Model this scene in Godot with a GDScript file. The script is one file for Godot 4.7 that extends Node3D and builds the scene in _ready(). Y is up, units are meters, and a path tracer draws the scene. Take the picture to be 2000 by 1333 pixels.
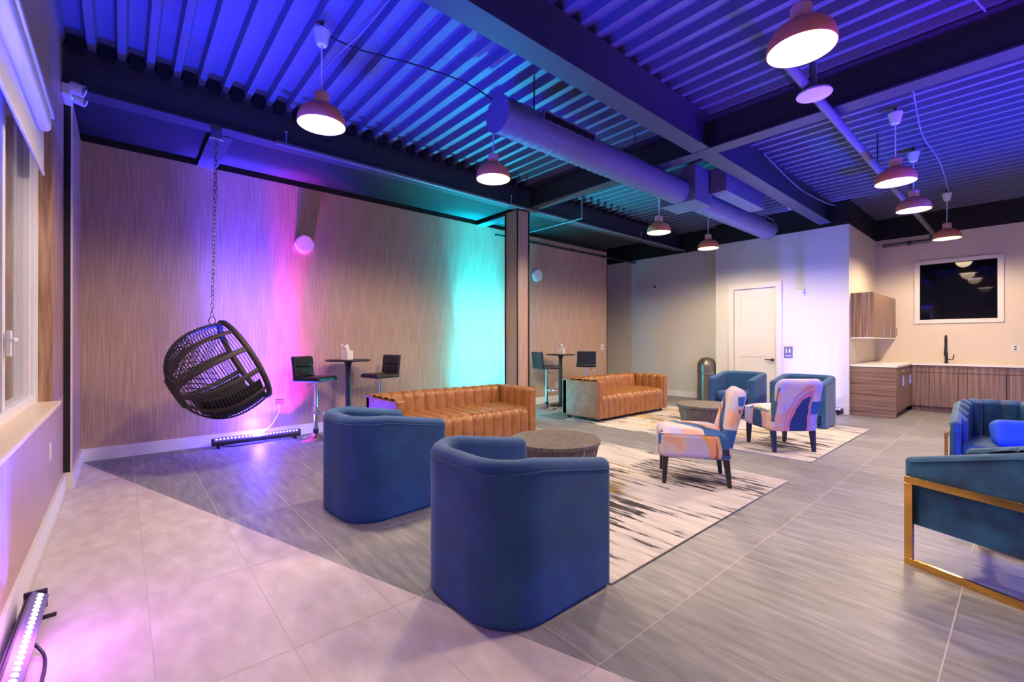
extends Node3D
# Lounge with LED wash bars. x runs along the wood wall, -z towards it, y up.

var M := {}
var taken := {}
const FY := 0.0
const DECK := 3.87

# ------------------------------------------------------------------ helpers
func numbered(n: String) -> String:
	if not taken.has(n):
		taken[n] = 0
		return n
	taken[n] += 1
	return "%s_%03d" % [n, taken[n]]

func tag(o: Node, label: String, category: String, group := "") -> Node:
	o.set_meta("label", label)
	o.set_meta("category", category)
	if group != "":
		o.set_meta("group", group)
	return o

func thing(called: String, label: String, category: String, at := Vector3.ZERO, turn := 0.0, group := "") -> Node3D:
	var o := Node3D.new()
	o.name = numbered(called)
	add_child(o)
	o.position = at
	o.rotation.y = turn
	tag(o, label, category, group)
	return o

func struct(called: String, st: SurfaceTool, m: Material, parent: Node = self) -> MeshInstance3D:
	var o := part(called, st, m, parent)
	if parent == self:
		o.set_meta("kind", "structure")
	return o

func part(called: String, st: SurfaceTool, m: Material, parent: Node) -> MeshInstance3D:
	var o := MeshInstance3D.new()
	o.name = called
	o.mesh = st.commit()
	o.material_override = m
	parent.add_child(o, true)
	return o

func put(called: String, mesh: Mesh, m: Material, parent: Node, at := Vector3.ZERO) -> MeshInstance3D:
	var o := MeshInstance3D.new()
	o.name = called
	o.mesh = mesh
	o.material_override = m
	parent.add_child(o, true)
	o.position = at
	return o

func S() -> SurfaceTool:
	var st := SurfaceTool.new()
	st.begin(Mesh.PRIMITIVE_TRIANGLES)
	return st

func vtx(st: SurfaceTool, p: Vector3, n: Vector3, uv := Vector2.ZERO) -> void:
	st.set_normal(n)
	st.set_uv(uv)
	st.add_vertex(p)

# flat quad, counter-clockwise seen from its front
func quad(st: SurfaceTool, a: Vector3, b: Vector3, c: Vector3, d: Vector3, uvs := [Vector2(0, 0), Vector2(1, 0), Vector2(1, 1), Vector2(0, 1)]) -> void:
	var n := (b - a).cross(d - a)
	if n.length() < 1e-10:
		n = (c - a).cross(d - a)
	n = n.normalized()
	vtx(st, a, n, uvs[0]); vtx(st, c, n, uvs[2]); vtx(st, b, n, uvs[1])
	vtx(st, a, n, uvs[0]); vtx(st, d, n, uvs[3]); vtx(st, c, n, uvs[2])

func box(st: SurfaceTool, c: Vector3, s: Vector3, b := Basis()) -> void:
	var h := s * 0.5
	var p := []
	for i in 8:
		p.append(c + b * Vector3(h.x if i & 1 else -h.x, h.y if i & 2 else -h.y, h.z if i & 4 else -h.z))
	quad(st, p[4], p[5], p[7], p[6])
	quad(st, p[1], p[0], p[2], p[3])
	quad(st, p[5], p[1], p[3], p[7])
	quad(st, p[0], p[4], p[6], p[2])
	quad(st, p[6], p[7], p[3], p[2])
	quad(st, p[0], p[1], p[5], p[4])

func bx(x0: float, x1: float, y0: float, y1: float, z0: float, z1: float) -> SurfaceTool:
	var st := S()
	box(st, Vector3((x0 + x1) / 2, (y0 + y1) / 2, (z0 + z1) / 2), Vector3(absf(x1 - x0), absf(y1 - y0), absf(z1 - z0)))
	return st

# smooth grid through rows of points; normal is du x dv
func grid(st: SurfaceTool, rows: Array, cu := false, cv := false, flip := false) -> void:
	var nu := rows.size()
	var nv: int = rows[0].size()
	var nor := []
	for i in nu:
		var line := PackedVector3Array()
		for j in nv:
			var i0 := (i - 1 + nu) % nu if cu else maxi(i - 1, 0)
			var i1 := (i + 1) % nu if cu else mini(i + 1, nu - 1)
			var j0 := (j - 1 + nv) % nv if cv else maxi(j - 1, 0)
			var j1 := (j + 1) % nv if cv else mini(j + 1, nv - 1)
			var du: Vector3 = rows[i1][j] - rows[i0][j]
			var dv: Vector3 = rows[i][j1] - rows[i][j0]
			var n := du.cross(dv)
			if n.length() < 1e-12:
				var ii := mini(i + 1, nu - 1) if i < nu / 2 else maxi(i - 1, 0)
				du = rows[mini(ii + 1, nu - 1)][j] - rows[maxi(ii - 1, 0)][j]
				dv = rows[ii][j1] - rows[ii][j0]
				n = du.cross(dv)
			n = n.normalized()
			line.append(-n if flip else n)
		nor.append(line)
	for i in (nu if cu else nu - 1):
		var k := (i + 1) % nu
		for j in (nv if cv else nv - 1):
			var l := (j + 1) % nv
			var a: Vector3 = rows[i][j]
			var b: Vector3 = rows[k][j]
			var c: Vector3 = rows[k][l]
			var d: Vector3 = rows[i][l]
			var ua := Vector2(float(i) / nu, float(j) / nv)
			if flip:
				vtx(st, a, nor[i][j], ua); vtx(st, b, nor[k][j], ua); vtx(st, c, nor[k][l], ua)
				vtx(st, a, nor[i][j], ua); vtx(st, c, nor[k][l], ua); vtx(st, d, nor[i][l], ua)
			else:
				vtx(st, a, nor[i][j], ua); vtx(st, c, nor[k][l], ua); vtx(st, b, nor[k][j], ua)
				vtx(st, a, nor[i][j], ua); vtx(st, d, nor[i][l], ua); vtx(st, c, nor[k][l], ua)

func rbox(st: SurfaceTool, c: Vector3, s: Vector3, r: float, b := Basis(), seg := 3) -> void:
	var h := s * 0.5
	r = minf(r, minf(h.x, minf(h.y, h.z)) * 0.999)
	var lists := []
	for ax in 3:
		var l := []
		for i in seg + 1:
			l.append(-h[ax] + r * (1.0 - tan(PI / 4 * (1.0 - float(i) / seg))))
		for i in seg + 1:
			l.append(h[ax] - r * (1.0 - tan(PI / 4 * (float(i) / seg))))
		lists.append(l)
	var inn := h - Vector3(r, r, r)
	for ax in 3:
		var u := (ax + 1) % 3
		var v := (ax + 2) % 3
		for sg in [-1.0, 1.0]:
			var n: int = lists[u].size()
			var P := []
			var N := []
			for i in n:
				var pr := PackedVector3Array()
				var nr := PackedVector3Array()
				for j in n:
					var p := Vector3.ZERO
					p[ax] = sg * h[ax]
					p[u] = lists[u][i]
					p[v] = lists[v][j]
					var q := p.clamp(-inn, inn)
					var d := (p - q).normalized()
					pr.append(c + b * (q + d * r))
					nr.append(b * d)
				P.append(pr)
				N.append(nr)
			for i in n - 1:
				for j in n - 1:
					var o := [[i, j], [i + 1, j], [i + 1, j + 1], [i, j + 1]]
					var seq := [0, 2, 1, 0, 3, 2] if sg > 0 else [0, 1, 2, 0, 2, 3]
					for k in seq:
						var e = o[k]
						vtx(st, P[e[0]][e[1]], N[e[0]][e[1]])

func rb(c: Vector3, s: Vector3, r: float, b := Basis()) -> SurfaceTool:
	var st := S()
	rbox(st, c, s, r, b)
	return st

func frame_for(t: Vector3) -> Array:
	var up := Vector3.UP if absf(t.y) < 0.95 else Vector3.RIGHT
	var a := t.cross(up).normalized()
	return [a, a.cross(t).normalized()]

func tube(st: SurfaceTool, path: Array, r: float, sides := 8, closed := false, cap := true) -> void:
	var rows := []
	var n := path.size()
	var prev := Vector3.ZERO
	for i in n:
		var p0: Vector3 = path[(i - 1 + n) % n] if closed else path[maxi(i - 1, 0)]
		var p1: Vector3 = path[(i + 1) % n] if closed else path[mini(i + 1, n - 1)]
		var t := (p1 - p0).normalized()
		var a: Vector3
		if prev == Vector3.ZERO:
			a = frame_for(t)[0]
		else:
			a = (prev - t * prev.dot(t)).normalized()
		prev = a
		var b := t.cross(a)
		var row := PackedVector3Array()
		for k in sides:
			var w := TAU * k / sides
			row.append(path[i] + (a * cos(w) + b * sin(w)) * r)
		rows.append(row)
	grid(st, rows, closed, true, true)
	if cap and not closed:
		for e in [0, n - 1]:
			var c: Vector3 = path[e]
			var dirn: Vector3 = (path[0] - path[1]).normalized() if e == 0 else (path[n - 1] - path[n - 2]).normalized()
			for k in sides:
				var p: Vector3 = rows[e][k]
				var q: Vector3 = rows[e][(k + 1) % sides]
				if e == 0:
					vtx(st, c, dirn); vtx(st, p, dirn); vtx(st, q, dirn)
				else:
					vtx(st, c, dirn); vtx(st, q, dirn); vtx(st, p, dirn)

func tb(path: Array, r: float, sides := 8, closed := false) -> SurfaceTool:
	var st := S()
	tube(st, path, r, sides, closed)
	return st

# profile [[r, y], ...] from bottom to top about the y axis; sharp corners where a point is doubled
func lathe(st: SurfaceTool, prof: Array, seg := 32, c := Vector3.ZERO) -> void:
	var runs := [[]]
	for i in prof.size():
		runs[-1].append(prof[i])
		if i < prof.size() - 1 and prof[i] == prof[i + 1]:
			runs.append([])
	for run in runs:
		if run.size() < 2:
			continue
		var rows := []
		for p in run:
			var row := PackedVector3Array()
			for k in seg:
				var w := TAU * k / seg
				row.append(c + Vector3(p[0] * cos(w), p[1], p[0] * sin(w)))
			rows.append(row)
		grid(st, rows, false, true, false)

func lt(prof: Array, seg := 32, c := Vector3.ZERO) -> SurfaceTool:
	var st := S()
	lathe(st, prof, seg, c)
	return st

# one padded channel: path of points with outward normals, bulging across wdir
func channel(st: SurfaceTool, path: Array, nors: Array, wdir: Vector3, w: float, bulge: float, nk := 8) -> void:
	var rows := []
	for i in path.size():
		var row := PackedVector3Array()
		for k in nk + 1:
			var t := 2.0 * k / nk - 1.0
			var s := pow(maxf(0.0, 1.0 - t * t), 0.5)
			row.append(path[i] + wdir * (t * w * 0.5) + nors[i] * bulge * s)
		rows.append(row)
	grid(st, rows, false, false, wdir.cross(path[1] - path[0]).dot(nors[0]) > 0)

func poly_path(pts: Array, r: float, seg := 4) -> Array:
	# rounds the corners of an open polyline
	var out := [pts[0]]
	for i in range(1, pts.size() - 1):
		var a: Vector3 = (pts[i - 1] - pts[i])
		var b: Vector3 = (pts[i + 1] - pts[i])
		var rr := minf(r, minf(a.length(), b.length()) * 0.49)
		var p: Vector3 = pts[i] + a.normalized() * rr
		var q: Vector3 = pts[i] + b.normalized() * rr
		for k in seg + 1:
			var t := float(k) / seg
			out.append(p.lerp(pts[i], t).lerp(pts[i].lerp(q, t), t))
	out.append(pts[-1])
	return out

func curve_pts(pts: Array, n := 24) -> Array:
	var c := Curve3D.new()
	for i in pts.size():
		var t: Vector3 = (pts[mini(i + 1, pts.size() - 1)] - pts[maxi(i - 1, 0)]) / 6.0
		c.add_point(pts[i], -t, t)
	var out := []
	for k in n + 1:
		out.append(c.sample_baked(c.get_baked_length() * k / n, true))
	return out

# ------------------------------------------------------------------ materials
func mat(key: String, col: Color, rough := 0.6, metal := 0.0) -> StandardMaterial3D:
	var m := StandardMaterial3D.new()
	m.albedo_color = col
	m.roughness = rough
	m.metallic = metal
	M[key] = m
	return m

func glow(key: String, col: Color, e: float) -> StandardMaterial3D:
	var m := mat(key, col, 0.5)
	m.emission_enabled = true
	m.emission = col
	m.emission_energy_multiplier = e
	return m

func noise_tex(sd: int, freq: float, stops: Array, oct := 4, w := 512, h := 512, kind := FastNoiseLite.TYPE_SIMPLEX_SMOOTH) -> NoiseTexture2D:
	var n := FastNoiseLite.new()
	n.seed = sd
	n.noise_type = kind
	n.frequency = freq
	n.fractal_octaves = oct
	var g := Gradient.new()
	var offs := PackedFloat32Array()
	var cols := PackedColorArray()
	for s in stops:
		offs.append(s[0])
		cols.append(s[1])
	g.offsets = offs
	g.colors = cols
	var t := NoiseTexture2D.new()
	t.width = w
	t.height = h
	t.seamless = true
	t.noise = n
	t.color_ramp = g
	return t

func tri(m: StandardMaterial3D, t: Texture2D, sc: Vector3, world := true) -> StandardMaterial3D:
	m.albedo_texture = t
	m.uv1_triplanar = true
	m.uv1_world_triplanar = world
	m.uv1_scale = sc
	m.uv1_triplanar_sharpness = 8.0
	return m

func bump(m: StandardMaterial3D, sd: int, freq: float, amount: float) -> void:
	var n := FastNoiseLite.new()
	n.seed = sd
	n.frequency = freq
	n.fractal_octaves = 3
	var t := NoiseTexture2D.new()
	t.width = 512
	t.height = 512
	t.seamless = true
	t.as_normal_map = true
	t.bump_strength = amount
	t.noise = n
	m.normal_enabled = true
	m.normal_texture = t

func c8(r: int, g: int, b: int) -> Color:
	return Color8(r, g, b)

func make_materials() -> void:
	var W := Color.WHITE
	tri(mat("wood_wall", W, 0.42), noise_tex(3, 0.06, [[0.1, c8(156, 126, 103)], [0.45, c8(172, 143, 120)], [0.6, c8(178, 149, 126)], [0.9, c8(192, 165, 143)]], 5), Vector3(2.4, 0.045, 2.4))
	tri(mat("wood_jamb", W, 0.5), noise_tex(8, 0.02, [[0.15, c8(124, 92, 66)], [0.45, c8(152, 118, 88)], [0.6, c8(162, 128, 98)], [0.85, c8(176, 144, 114)]], 4), Vector3(2.2, 0.16, 2.2))
	var kit := noise_tex(5, 0.03, [[0.12, c8(98, 74, 64)], [0.42, c8(124, 97, 85)], [0.58, c8(134, 106, 93)], [0.88, c8(160, 133, 118)]], 5)
	tri(mat("kitchen_wood", W, 0.45), kit, Vector3(2.0, 0.05, 2.0))
	tri(mat("kitchen_wood_flat", W, 0.45), kit, Vector3(0.05, 2.0, 0.05))
	for k in 3:
		var d := [0, 5, -4][k] as int
		var a := tri(mat("tile_grey_%d" % k, W, 0.52), noise_tex(20 + k, 0.034, [[0.1, c8(112 + d, 111 + d, 111 + d)], [0.4, c8(127 + d, 126 + d, 125 + d)], [0.6, c8(133 + d, 131 + d, 130 + d)], [0.9, c8(152 + d, 150 + d, 147 + d)]], 5), Vector3(0.9, 1.0, 0.14))
		a.uv1_offset = Vector3(k * 0.3, 0, k * 0.17)
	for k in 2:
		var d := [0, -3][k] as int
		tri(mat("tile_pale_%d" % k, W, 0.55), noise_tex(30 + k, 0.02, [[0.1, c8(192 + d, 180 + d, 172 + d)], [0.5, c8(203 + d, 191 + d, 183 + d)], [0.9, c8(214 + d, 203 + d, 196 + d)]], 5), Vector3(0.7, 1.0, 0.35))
	mat("grout", c8(188, 180, 170), 0.9)
	mat("white_wall", c8(210, 205, 198), 0.55)
	mat("kitchen_wall", c8(212, 199, 180), 0.55)
	mat("grey_wall", c8(196, 191, 182), 0.6)
	var brick := mat("painted_masonry", c8(212, 209, 206), 0.5)
	bump(brick, 44, 0.006, 1.2)
	brick.uv1_triplanar = true
	brick.uv1_world_triplanar = true
	brick.uv1_scale = Vector3(0.6, 1.0, 0.6)
	mat("white_trim", c8(218, 213, 207), 0.4)
	mat("white_gloss", c8(216, 213, 209), 0.3)
	mat("black_paint", c8(12, 12, 14), 0.7)
	mat("beam_paint", c8(48, 50, 57), 0.45)
	mat("deck_paint", c8(86, 88, 98), 0.5)
	mat("duct_paint", c8(92, 90, 104), 0.5)
	mat("pipe_paint", c8(90, 92, 100), 0.4)
	mat("black_iron", c8(26, 25, 26), 0.5)
	mat("black_trim", c8(14, 13, 14), 0.5)
	mat("black_plastic", c8(24, 24, 28), 0.4)
	mat("cable_black", c8(20, 20, 22), 0.6)
	mat("cable_grey", c8(120, 120, 126), 0.6)
	mat("chrome", c8(225, 225, 230), 0.12, 1.0)
	mat("gold", c8(222, 168, 92), 0.14, 1.0)
	mat("steel", c8(150, 148, 146), 0.3, 1.0)
	mat("dark_steel", c8(128, 120, 112), 0.3, 0.7)
	var lea := tri(mat("leather", W, 0.34), noise_tex(60, 0.01, [[0.2, c8(140, 90, 46)], [0.5, c8(149, 98, 53)], [0.8, c8(159, 107, 61)]], 4), Vector3(1, 1, 1), false)
	bump(lea, 61, 0.12, 1.2)
	mat("leather_seam", c8(134, 78, 34), 0.5)
	var bl := tri(mat("blue_velvet", W, 0.75), noise_tex(62, 0.008, [[0.2, c8(14, 68, 114)], [0.5, c8(17, 73, 120)], [0.8, c8(22, 80, 127)]], 4), Vector3(0.9, 0.9, 0.9), false)
	bl.rim_enabled = true
	bl.rim = 0.3
	bl.rim_tint = 0.6
	var te := tri(mat("teal_velvet", W, 0.7), noise_tex(63, 0.01, [[0.2, c8(0, 52, 88)], [0.5, c8(2, 70, 108)], [0.8, c8(8, 86, 126)]], 4), Vector3(1, 1, 1), false)
	te.rim_enabled = true
	te.rim = 0.5
	te.rim_tint = 0.6
	mat("blue_cushion", c8(30, 90, 210), 0.7)
	var tt := noise_tex(64, 0.03, [[0.1, c8(78, 70, 64)], [0.45, c8(98, 89, 82)], [0.6, c8(103, 94, 87)], [0.9, c8(118, 108, 100)]], 5)
	tri(mat("table_top", W, 0.5), tt, Vector3(0.3, 1.0, 2.2), false)
	tri(mat("table_side", W, 0.6), tt, Vector3(2.4, 0.4, 2.4), false)
	mat("wicker", c8(54, 46, 44), 0.6)
	mat("dark_cushion", c8(30, 30, 36), 0.85)
	var fx := mat("faux_leather", c8(26, 26, 30), 0.35)
	bump(fx, 66, 0.1, 1.0)
	mat("leg_black", c8(30, 25, 27), 0.4)
	mat("shade_outer", c8(226, 132, 88), 0.5)
	mat("shade_collar", c8(222, 160, 140), 0.5)
	mat("shade_inner", c8(245, 240, 232), 0.5)
	glow("lamp_glow", Color(1.0, 0.88, 0.66), 5.0)
	mat("tissue", c8(240, 238, 236), 0.9)
	mat("tissue_box", c8(226, 220, 212), 0.7)
	mat("tissue_box_tan", c8(220, 188, 160), 0.7)
	mat("cabinet_core", c8(58, 44, 38), 0.7)
	mat("quartz", c8(234, 230, 226), 0.25)
	mat("blind", c8(206, 200, 186), 0.8)
	mat("sill", c8(226, 208, 176), 0.35)
	mat("vinyl", c8(226, 224, 222), 0.35)
	mat("dark_glass", c8(6, 8, 14), 0.03)
	mat("sign_grey", c8(104, 98, 116), 0.5)
	mat("sign_white", c8(220, 218, 222), 0.5)
	mat("rubber", c8(18, 18, 18), 0.8)
	mat("exterior", c8(84, 62, 44), 0.9)
	var pane := mat("pane", Color(0.75, 0.8, 0.85, 0.14), 0.03)
	pane.transparency = BaseMaterial3D.TRANSPARENCY_ALPHA
	var lens := mat("clear_lens", Color(0.92, 0.94, 1.0, 0.35), 0.1)
	lens.transparency = BaseMaterial3D.TRANSPARENCY_ALPHA
	glow("green_led", Color(0.2, 1.0, 0.6), 3.0)
	make_print()
	make_rug()

# abstract arches printed on the slipper chairs
func make_print() -> void:
	var n := FastNoiseLite.new()
	n.seed = 5
	n.frequency = 0.007
	n.fractal_octaves = 2
	var cream := c8(208, 192, 186)
	var lav := c8(186, 176, 214)
	var peach := c8(226, 158, 124)
	var navy := c8(28, 58, 104)
	var blue := c8(44, 96, 160)
	var rust := c8(176, 96, 56)
	var pink := c8(208, 130, 140)
	var gold := c8(224, 160, 84)
	var green := c8(46, 84, 86)
	var sz := 320
	for variant in 2:
		var img := Image.create(sz, sz, false, Image.FORMAT_RGB8)
		for y in sz:
			for x in sz:
				var u := float(x) / sz + 0.03 * n.get_noise_2d(x, y)
				var v := float(y) / sz + 0.03 * n.get_noise_2d(x + 900, y)
				var w := n.get_noise_2d(x * 0.8 + 300, y * 0.8)
				var col := cream.lerp(lav, clampf(w * 2.4 + 0.45, 0, 1))
				col = col.lerp(peach, 0.7 * smoothstep(0.05, 0.4, n.get_noise_2d(x * 0.8 + 50, y + 700)))
				if variant == 0:
					var d1 := Vector2(u - 0.95, v - 0.95).length()
					if d1 > 0.74 and d1 < 0.86: col = blue
					elif d1 > 0.64 and d1 < 0.69: col = rust
					elif d1 > 0.57 and d1 < 0.62: col = gold
					var d2 := Vector2((u - 0.05) * 0.8, v - 0.2).length()
					if d2 > 0.36 and d2 < 0.46 and v > 0.2: col = navy
					if u > 0.02 and u < 0.16 and v > 0.55 and v < 0.8: col = blue
					if u > 0.3 and u < 0.38 and v > 0.62 and v < 0.98: col = peach
					if u > 0.1 and u < 0.2 and v > 0.82 and v < 0.92: col = c8(52, 40, 60)
				else:
					var e := Vector2((u - 0.72) * 1.5, (v - 0.95) * 0.8).length()
					if u < 0.72 and e < 0.5: col = navy
					if u < 0.74 and e >= 0.5 and e < 0.58: col = pink
					if u < 0.7 and e >= 0.62 and e < 0.66: col = pink
					if u >= 0.70 and u < 0.75 and v > 0.25: col = pink
					if u >= 0.75 and v > 0.42 and v < 0.66: col = blue
					if u >= 0.75 and v >= 0.66: col = c8(168, 160, 216)
					if u < 0.1 and v > 0.15 and v < 0.8: col = green.lerp(lav, 0.15)
				img.set_pixel(x, y, col)
		var t := ImageTexture.create_from_image(img)
		tri(mat("print_%d" % variant, Color.WHITE, 0.8), t, Vector3(1.6, 1.6, 1.6), false).uv1_offset = Vector3(0.5, -1.39, 0.5)

func make_rug() -> void:
	var a := FastNoiseLite.new()
	a.seed = 11
	a.frequency = 0.03
	a.fractal_octaves = 4
	var wx := 400
	var wy := 520
	var tones := [c8(40, 36, 38), c8(52, 46, 46), c8(168, 136, 66), c8(150, 120, 70), c8(120, 102, 86), c8(150, 140, 130), c8(196, 186, 174), c8(186, 176, 164)]
	for k in 2:
		var rng := RandomNumberGenerator.new()
		rng.seed = 21 + k * 3
		var rects := []
		for i in 16:
			var w := rng.randf_range(0.10, 0.26)
			var h := rng.randf_range(0.10, 0.34)
			rects.append([rng.randf_range(0.0, 0.95 - w * 0.5), rng.randf_range(0.0, 0.95 - h * 0.5), w, h, rng.randi() % tones.size(), rng.randf_range(0.0, 0.5)])
		# a black block and a gold block beside the coffee table, as on the nearer rug
		rects.append([0.16, 0.13, 0.26, 0.10, 0, 0.6])
		rects.append([0.26, 0.25, 0.30, 0.09, 2, 0.5])
		rects.append([0.16, 0.55, 0.36, 0.14, 2, 0.5])
		var img := Image.create(wx, wy, false, Image.FORMAT_RGB8)
		for y in wy:
			for x in wx:
				var s := a.get_noise_2d(x * 2.6 + k * 1000, y * 0.22)
				var f := a.get_noise_2d(x * 8.0 + 500, y * 0.7 + k * 400)
				var g := a.get_noise_2d(x * 0.35 + 90, y * 0.25 + k * 333)
				var col := c8(200, 192, 181).lerp(c8(176, 168, 158), clampf(s * 1.4 + 0.25 + f * 0.6, 0, 1))
				var u := float(x) / wx
				var v := float(y) / wy + 0.06 * s + 0.02 * f
				for r in rects:
					if u > r[0] and u < r[0] + r[2] and v > r[1] and v < r[1] + r[3]:
						col = col.lerp(tones[r[4]], clampf(r[5] + (s + f * 0.8) * 2.2, 0, 0.93))
				# loose dark streaks, only in some zones
				col = col.lerp(c8(58, 53, 55), clampf((s + f * 0.5 + g * 0.9 - 0.42) * 5.0, 0, 0.9))
				img.set_pixel(x, y, col)
		var m := mat("rug_%d" % k, Color.WHITE, 0.95)
		m.albedo_texture = ImageTexture.create_from_image(img)
	mat("rug_edge", c8(204, 197, 188), 0.95)
	mat("rug_back", c8(70, 62, 58), 0.95)

# ------------------------------------------------------------------ lights
func spot(parent: Node, at: Vector3, dir: Vector3, col: Color, e: float, angle: float, size := 0.02, soft := 1.0) -> void:
	var l := SpotLight3D.new()
	l.name = "light"
	parent.add_child(l, true)
	l.position = at
	var up := Vector3.UP if absf(dir.normalized().y) < 0.98 else Vector3.RIGHT
	l.basis = Basis.looking_at(dir.normalized(), up)
	l.light_color = col
	l.light_energy = e
	l.spot_angle = angle
	l.spot_angle_attenuation = soft
	l.spot_range = 25.0
	l.spot_attenuation = 2.0
	l.light_size = size
	l.shadow_enabled = true

# LED wall washer lying on the floor; local +x along the bar, local -z towards the wall it washes
func led_bar(label: String, at: Vector3, turn: float, glow_col: Color, wall_cols: Array, e_wall: float, room_col: Color, e_room: float, room_tilt: float, room_angle: float, spill_col: Color, e_spill: float) -> void:
	var t := thing("led_wash_bar", label, "light bar", at, turn, "LED wash bars")
	var tb_ := Basis(Vector3.RIGHT, 0.55)
	part("housing", rb(Vector3(0, 0.062, 0), Vector3(1.0, 0.07, 0.07), 0.008), M.black_plastic, t)
	part("face", rb(Vector3(0, 0.092, 0.012), Vector3(0.985, 0.03, 0.066), 0.004, tb_), M.sign_grey, t)
	for s in [-1, 1]:
		part("end_cap", rb(Vector3(0.503 * s, 0.07, 0), Vector3(0.012, 0.09, 0.08), 0.003), M.black_plastic, t)
		var b := S()
		box(b, Vector3(0.44 * s, 0.004, 0), Vector3(0.03, 0.008, 0.15))
		box(b, Vector3(0.44 * s, 0.022, 0), Vector3(0.03, 0.035, 0.012))
		part("bracket", b, M.black_plastic, t)
	part("power_cable", tb(curve_pts([Vector3(0.1, 0.05, 0.035), Vector3(0.05, 0.012, 0.07), Vector3(-0.1, 0.008, 0.08), Vector3(-0.28, 0.008, 0.07), Vector3(-0.42, 0.03, 0.035)], 18), 0.006, 6), M.cable_black, t)
	var key := "led_" + glow_col.to_html(false)
	if not M.has(key):
		glow(key, glow_col, 4.0)
	var dot := lt([[0.0, 0.008], [0.009, 0.006], [0.013, 0.0]], 12).commit()
	for k in 24:
		put("led", dot, M[key], t, Vector3(-0.46 + 0.04 * k, 0, 0) + Vector3(0, 0.092, 0.012) + tb_.y * 0.0145).basis = tb_
	# three tiers of lens: long throw, middle and flood, as such bars have
	var n := wall_cols.size()
	for k in n:
		var f := (k + 0.5) / n - 0.5
		var x := 0.86 * f
		spot(t, Vector3(x, 0.14, 0), Vector3(0.10 * f, 1, -0.055), wall_cols[k], e_wall * 5.0, 8.0, 0.02)
		spot(t, Vector3(x, 0.14, 0.004), Vector3(0.2 * f, 1, -0.10), wall_cols[k], e_wall * 0.9, 17.0, 0.02)
		spot(t, Vector3(x, 0.14, 0.008), Vector3(0.3 * f, 1, -0.20), wall_cols[k], e_wall * 0.2, 38.0, 0.02)
	for k in 2:
		spot(t, Vector3(-0.2 + 0.4 * k, 0.14, 0.02), Vector3(0, 1, room_tilt), room_col, e_room * 0.5, room_angle, 0.04)
	var o := OmniLight3D.new()
	o.name = "spill"
	t.add_child(o, true)
	o.position = Vector3(0, 0.20, 0.05)
	o.light_color = spill_col
	o.light_energy = e_spill
	o.omni_range = 25.0
	o.omni_attenuation = 2.0
	o.light_size = 0.05
	o.shadow_enabled = true

# ------------------------------------------------------------------ setting
func clip(poly: PackedVector2Array, A: Vector2, B: Vector2, side: float) -> PackedVector2Array:
	var out := PackedVector2Array()
	for i in poly.size():
		var p := poly[i]
		var q := poly[(i + 1) % poly.size()]
		var dp := (B - A).cross(p - A) * side
		var dq := (B - A).cross(q - A) * side
		if dp >= 0:
			out.append(p)
		if dp * dq < 0:
			out.append(p.lerp(q, dp / (dp - dq)))
	return out

func slab(poly: PackedVector2Array, y0: float, y1: float) -> SurfaceTool:
	var st := S()
	var n := poly.size()
	var area := 0.0
	for i in n:
		area += poly[i].cross(poly[(i + 1) % n])
	var p := poly.duplicate()
	if area > 0:
		p.reverse()
	# p now counter-clockwise seen from above (x right, z down reversed)
	for i in range(1, n - 1):
		for q in [p[0], p[i + 1], p[i]]:
			vtx(st, Vector3(q.x, y1, q.y), Vector3.UP)
	for i in n:
		var a := p[i]
		var b := p[(i + 1) % n]
		quad(st, Vector3(a.x, y0, a.y), Vector3(b.x, y0, b.y), Vector3(b.x, y1, b.y), Vector3(a.x, y1, a.y))
	return st

func build_floor() -> void:
	var base := struct("floor", bx(-0.6, 12.2, -0.15, -0.0006, -7.9, 1.75), M.grout)
	var g := 0.0025
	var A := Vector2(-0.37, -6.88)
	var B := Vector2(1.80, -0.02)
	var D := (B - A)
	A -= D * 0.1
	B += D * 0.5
	var rng := RandomNumberGenerator.new()
	rng.seed = 7
	var whole := slab(PackedVector2Array([Vector2(g, g), Vector2(0.457 - g, g), Vector2(0.457 - g, 0.914 - g), Vector2(g, 0.914 - g)]), -0.012, 0.0).commit()
	for i in 28:
		for j in 10:
			var x0 := -0.814 + 0.457 * i
			var z0 := 0.688 - 0.914 * j
			if x0 > 10.0 and z0 + 0.914 < -2.2:
				continue
			var zt := -7.7 if x0 > 8.6 else -6.8
			if z0 + 0.914 < zt:
				continue
			var lo := Vector2(maxf(x0 + g, -0.45), z0 + g)
			var hi := Vector2(minf(x0 + 0.457 - g, 12.0), z0 + 0.914 - g)
			if hi.x <= lo.x:
				continue
			var full := PackedVector2Array([lo, Vector2(hi.x, lo.y), hi, Vector2(lo.x, hi.y)])
			var gv := rng.randi() % 3
			var pv := rng.randi() % 2
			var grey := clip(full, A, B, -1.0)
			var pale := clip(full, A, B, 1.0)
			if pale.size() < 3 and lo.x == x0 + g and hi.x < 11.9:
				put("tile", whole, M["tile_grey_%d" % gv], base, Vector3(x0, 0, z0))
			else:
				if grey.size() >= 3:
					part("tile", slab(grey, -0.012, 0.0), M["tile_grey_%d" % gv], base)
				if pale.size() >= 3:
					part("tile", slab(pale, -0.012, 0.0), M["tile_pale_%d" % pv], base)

func baseboard(called: String, x0: float, x1: float, z0: float, z1: float) -> void:
	struct(called, bx(x0, x1, 0.0, 0.14, z0, z1), M.white_trim)

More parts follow.
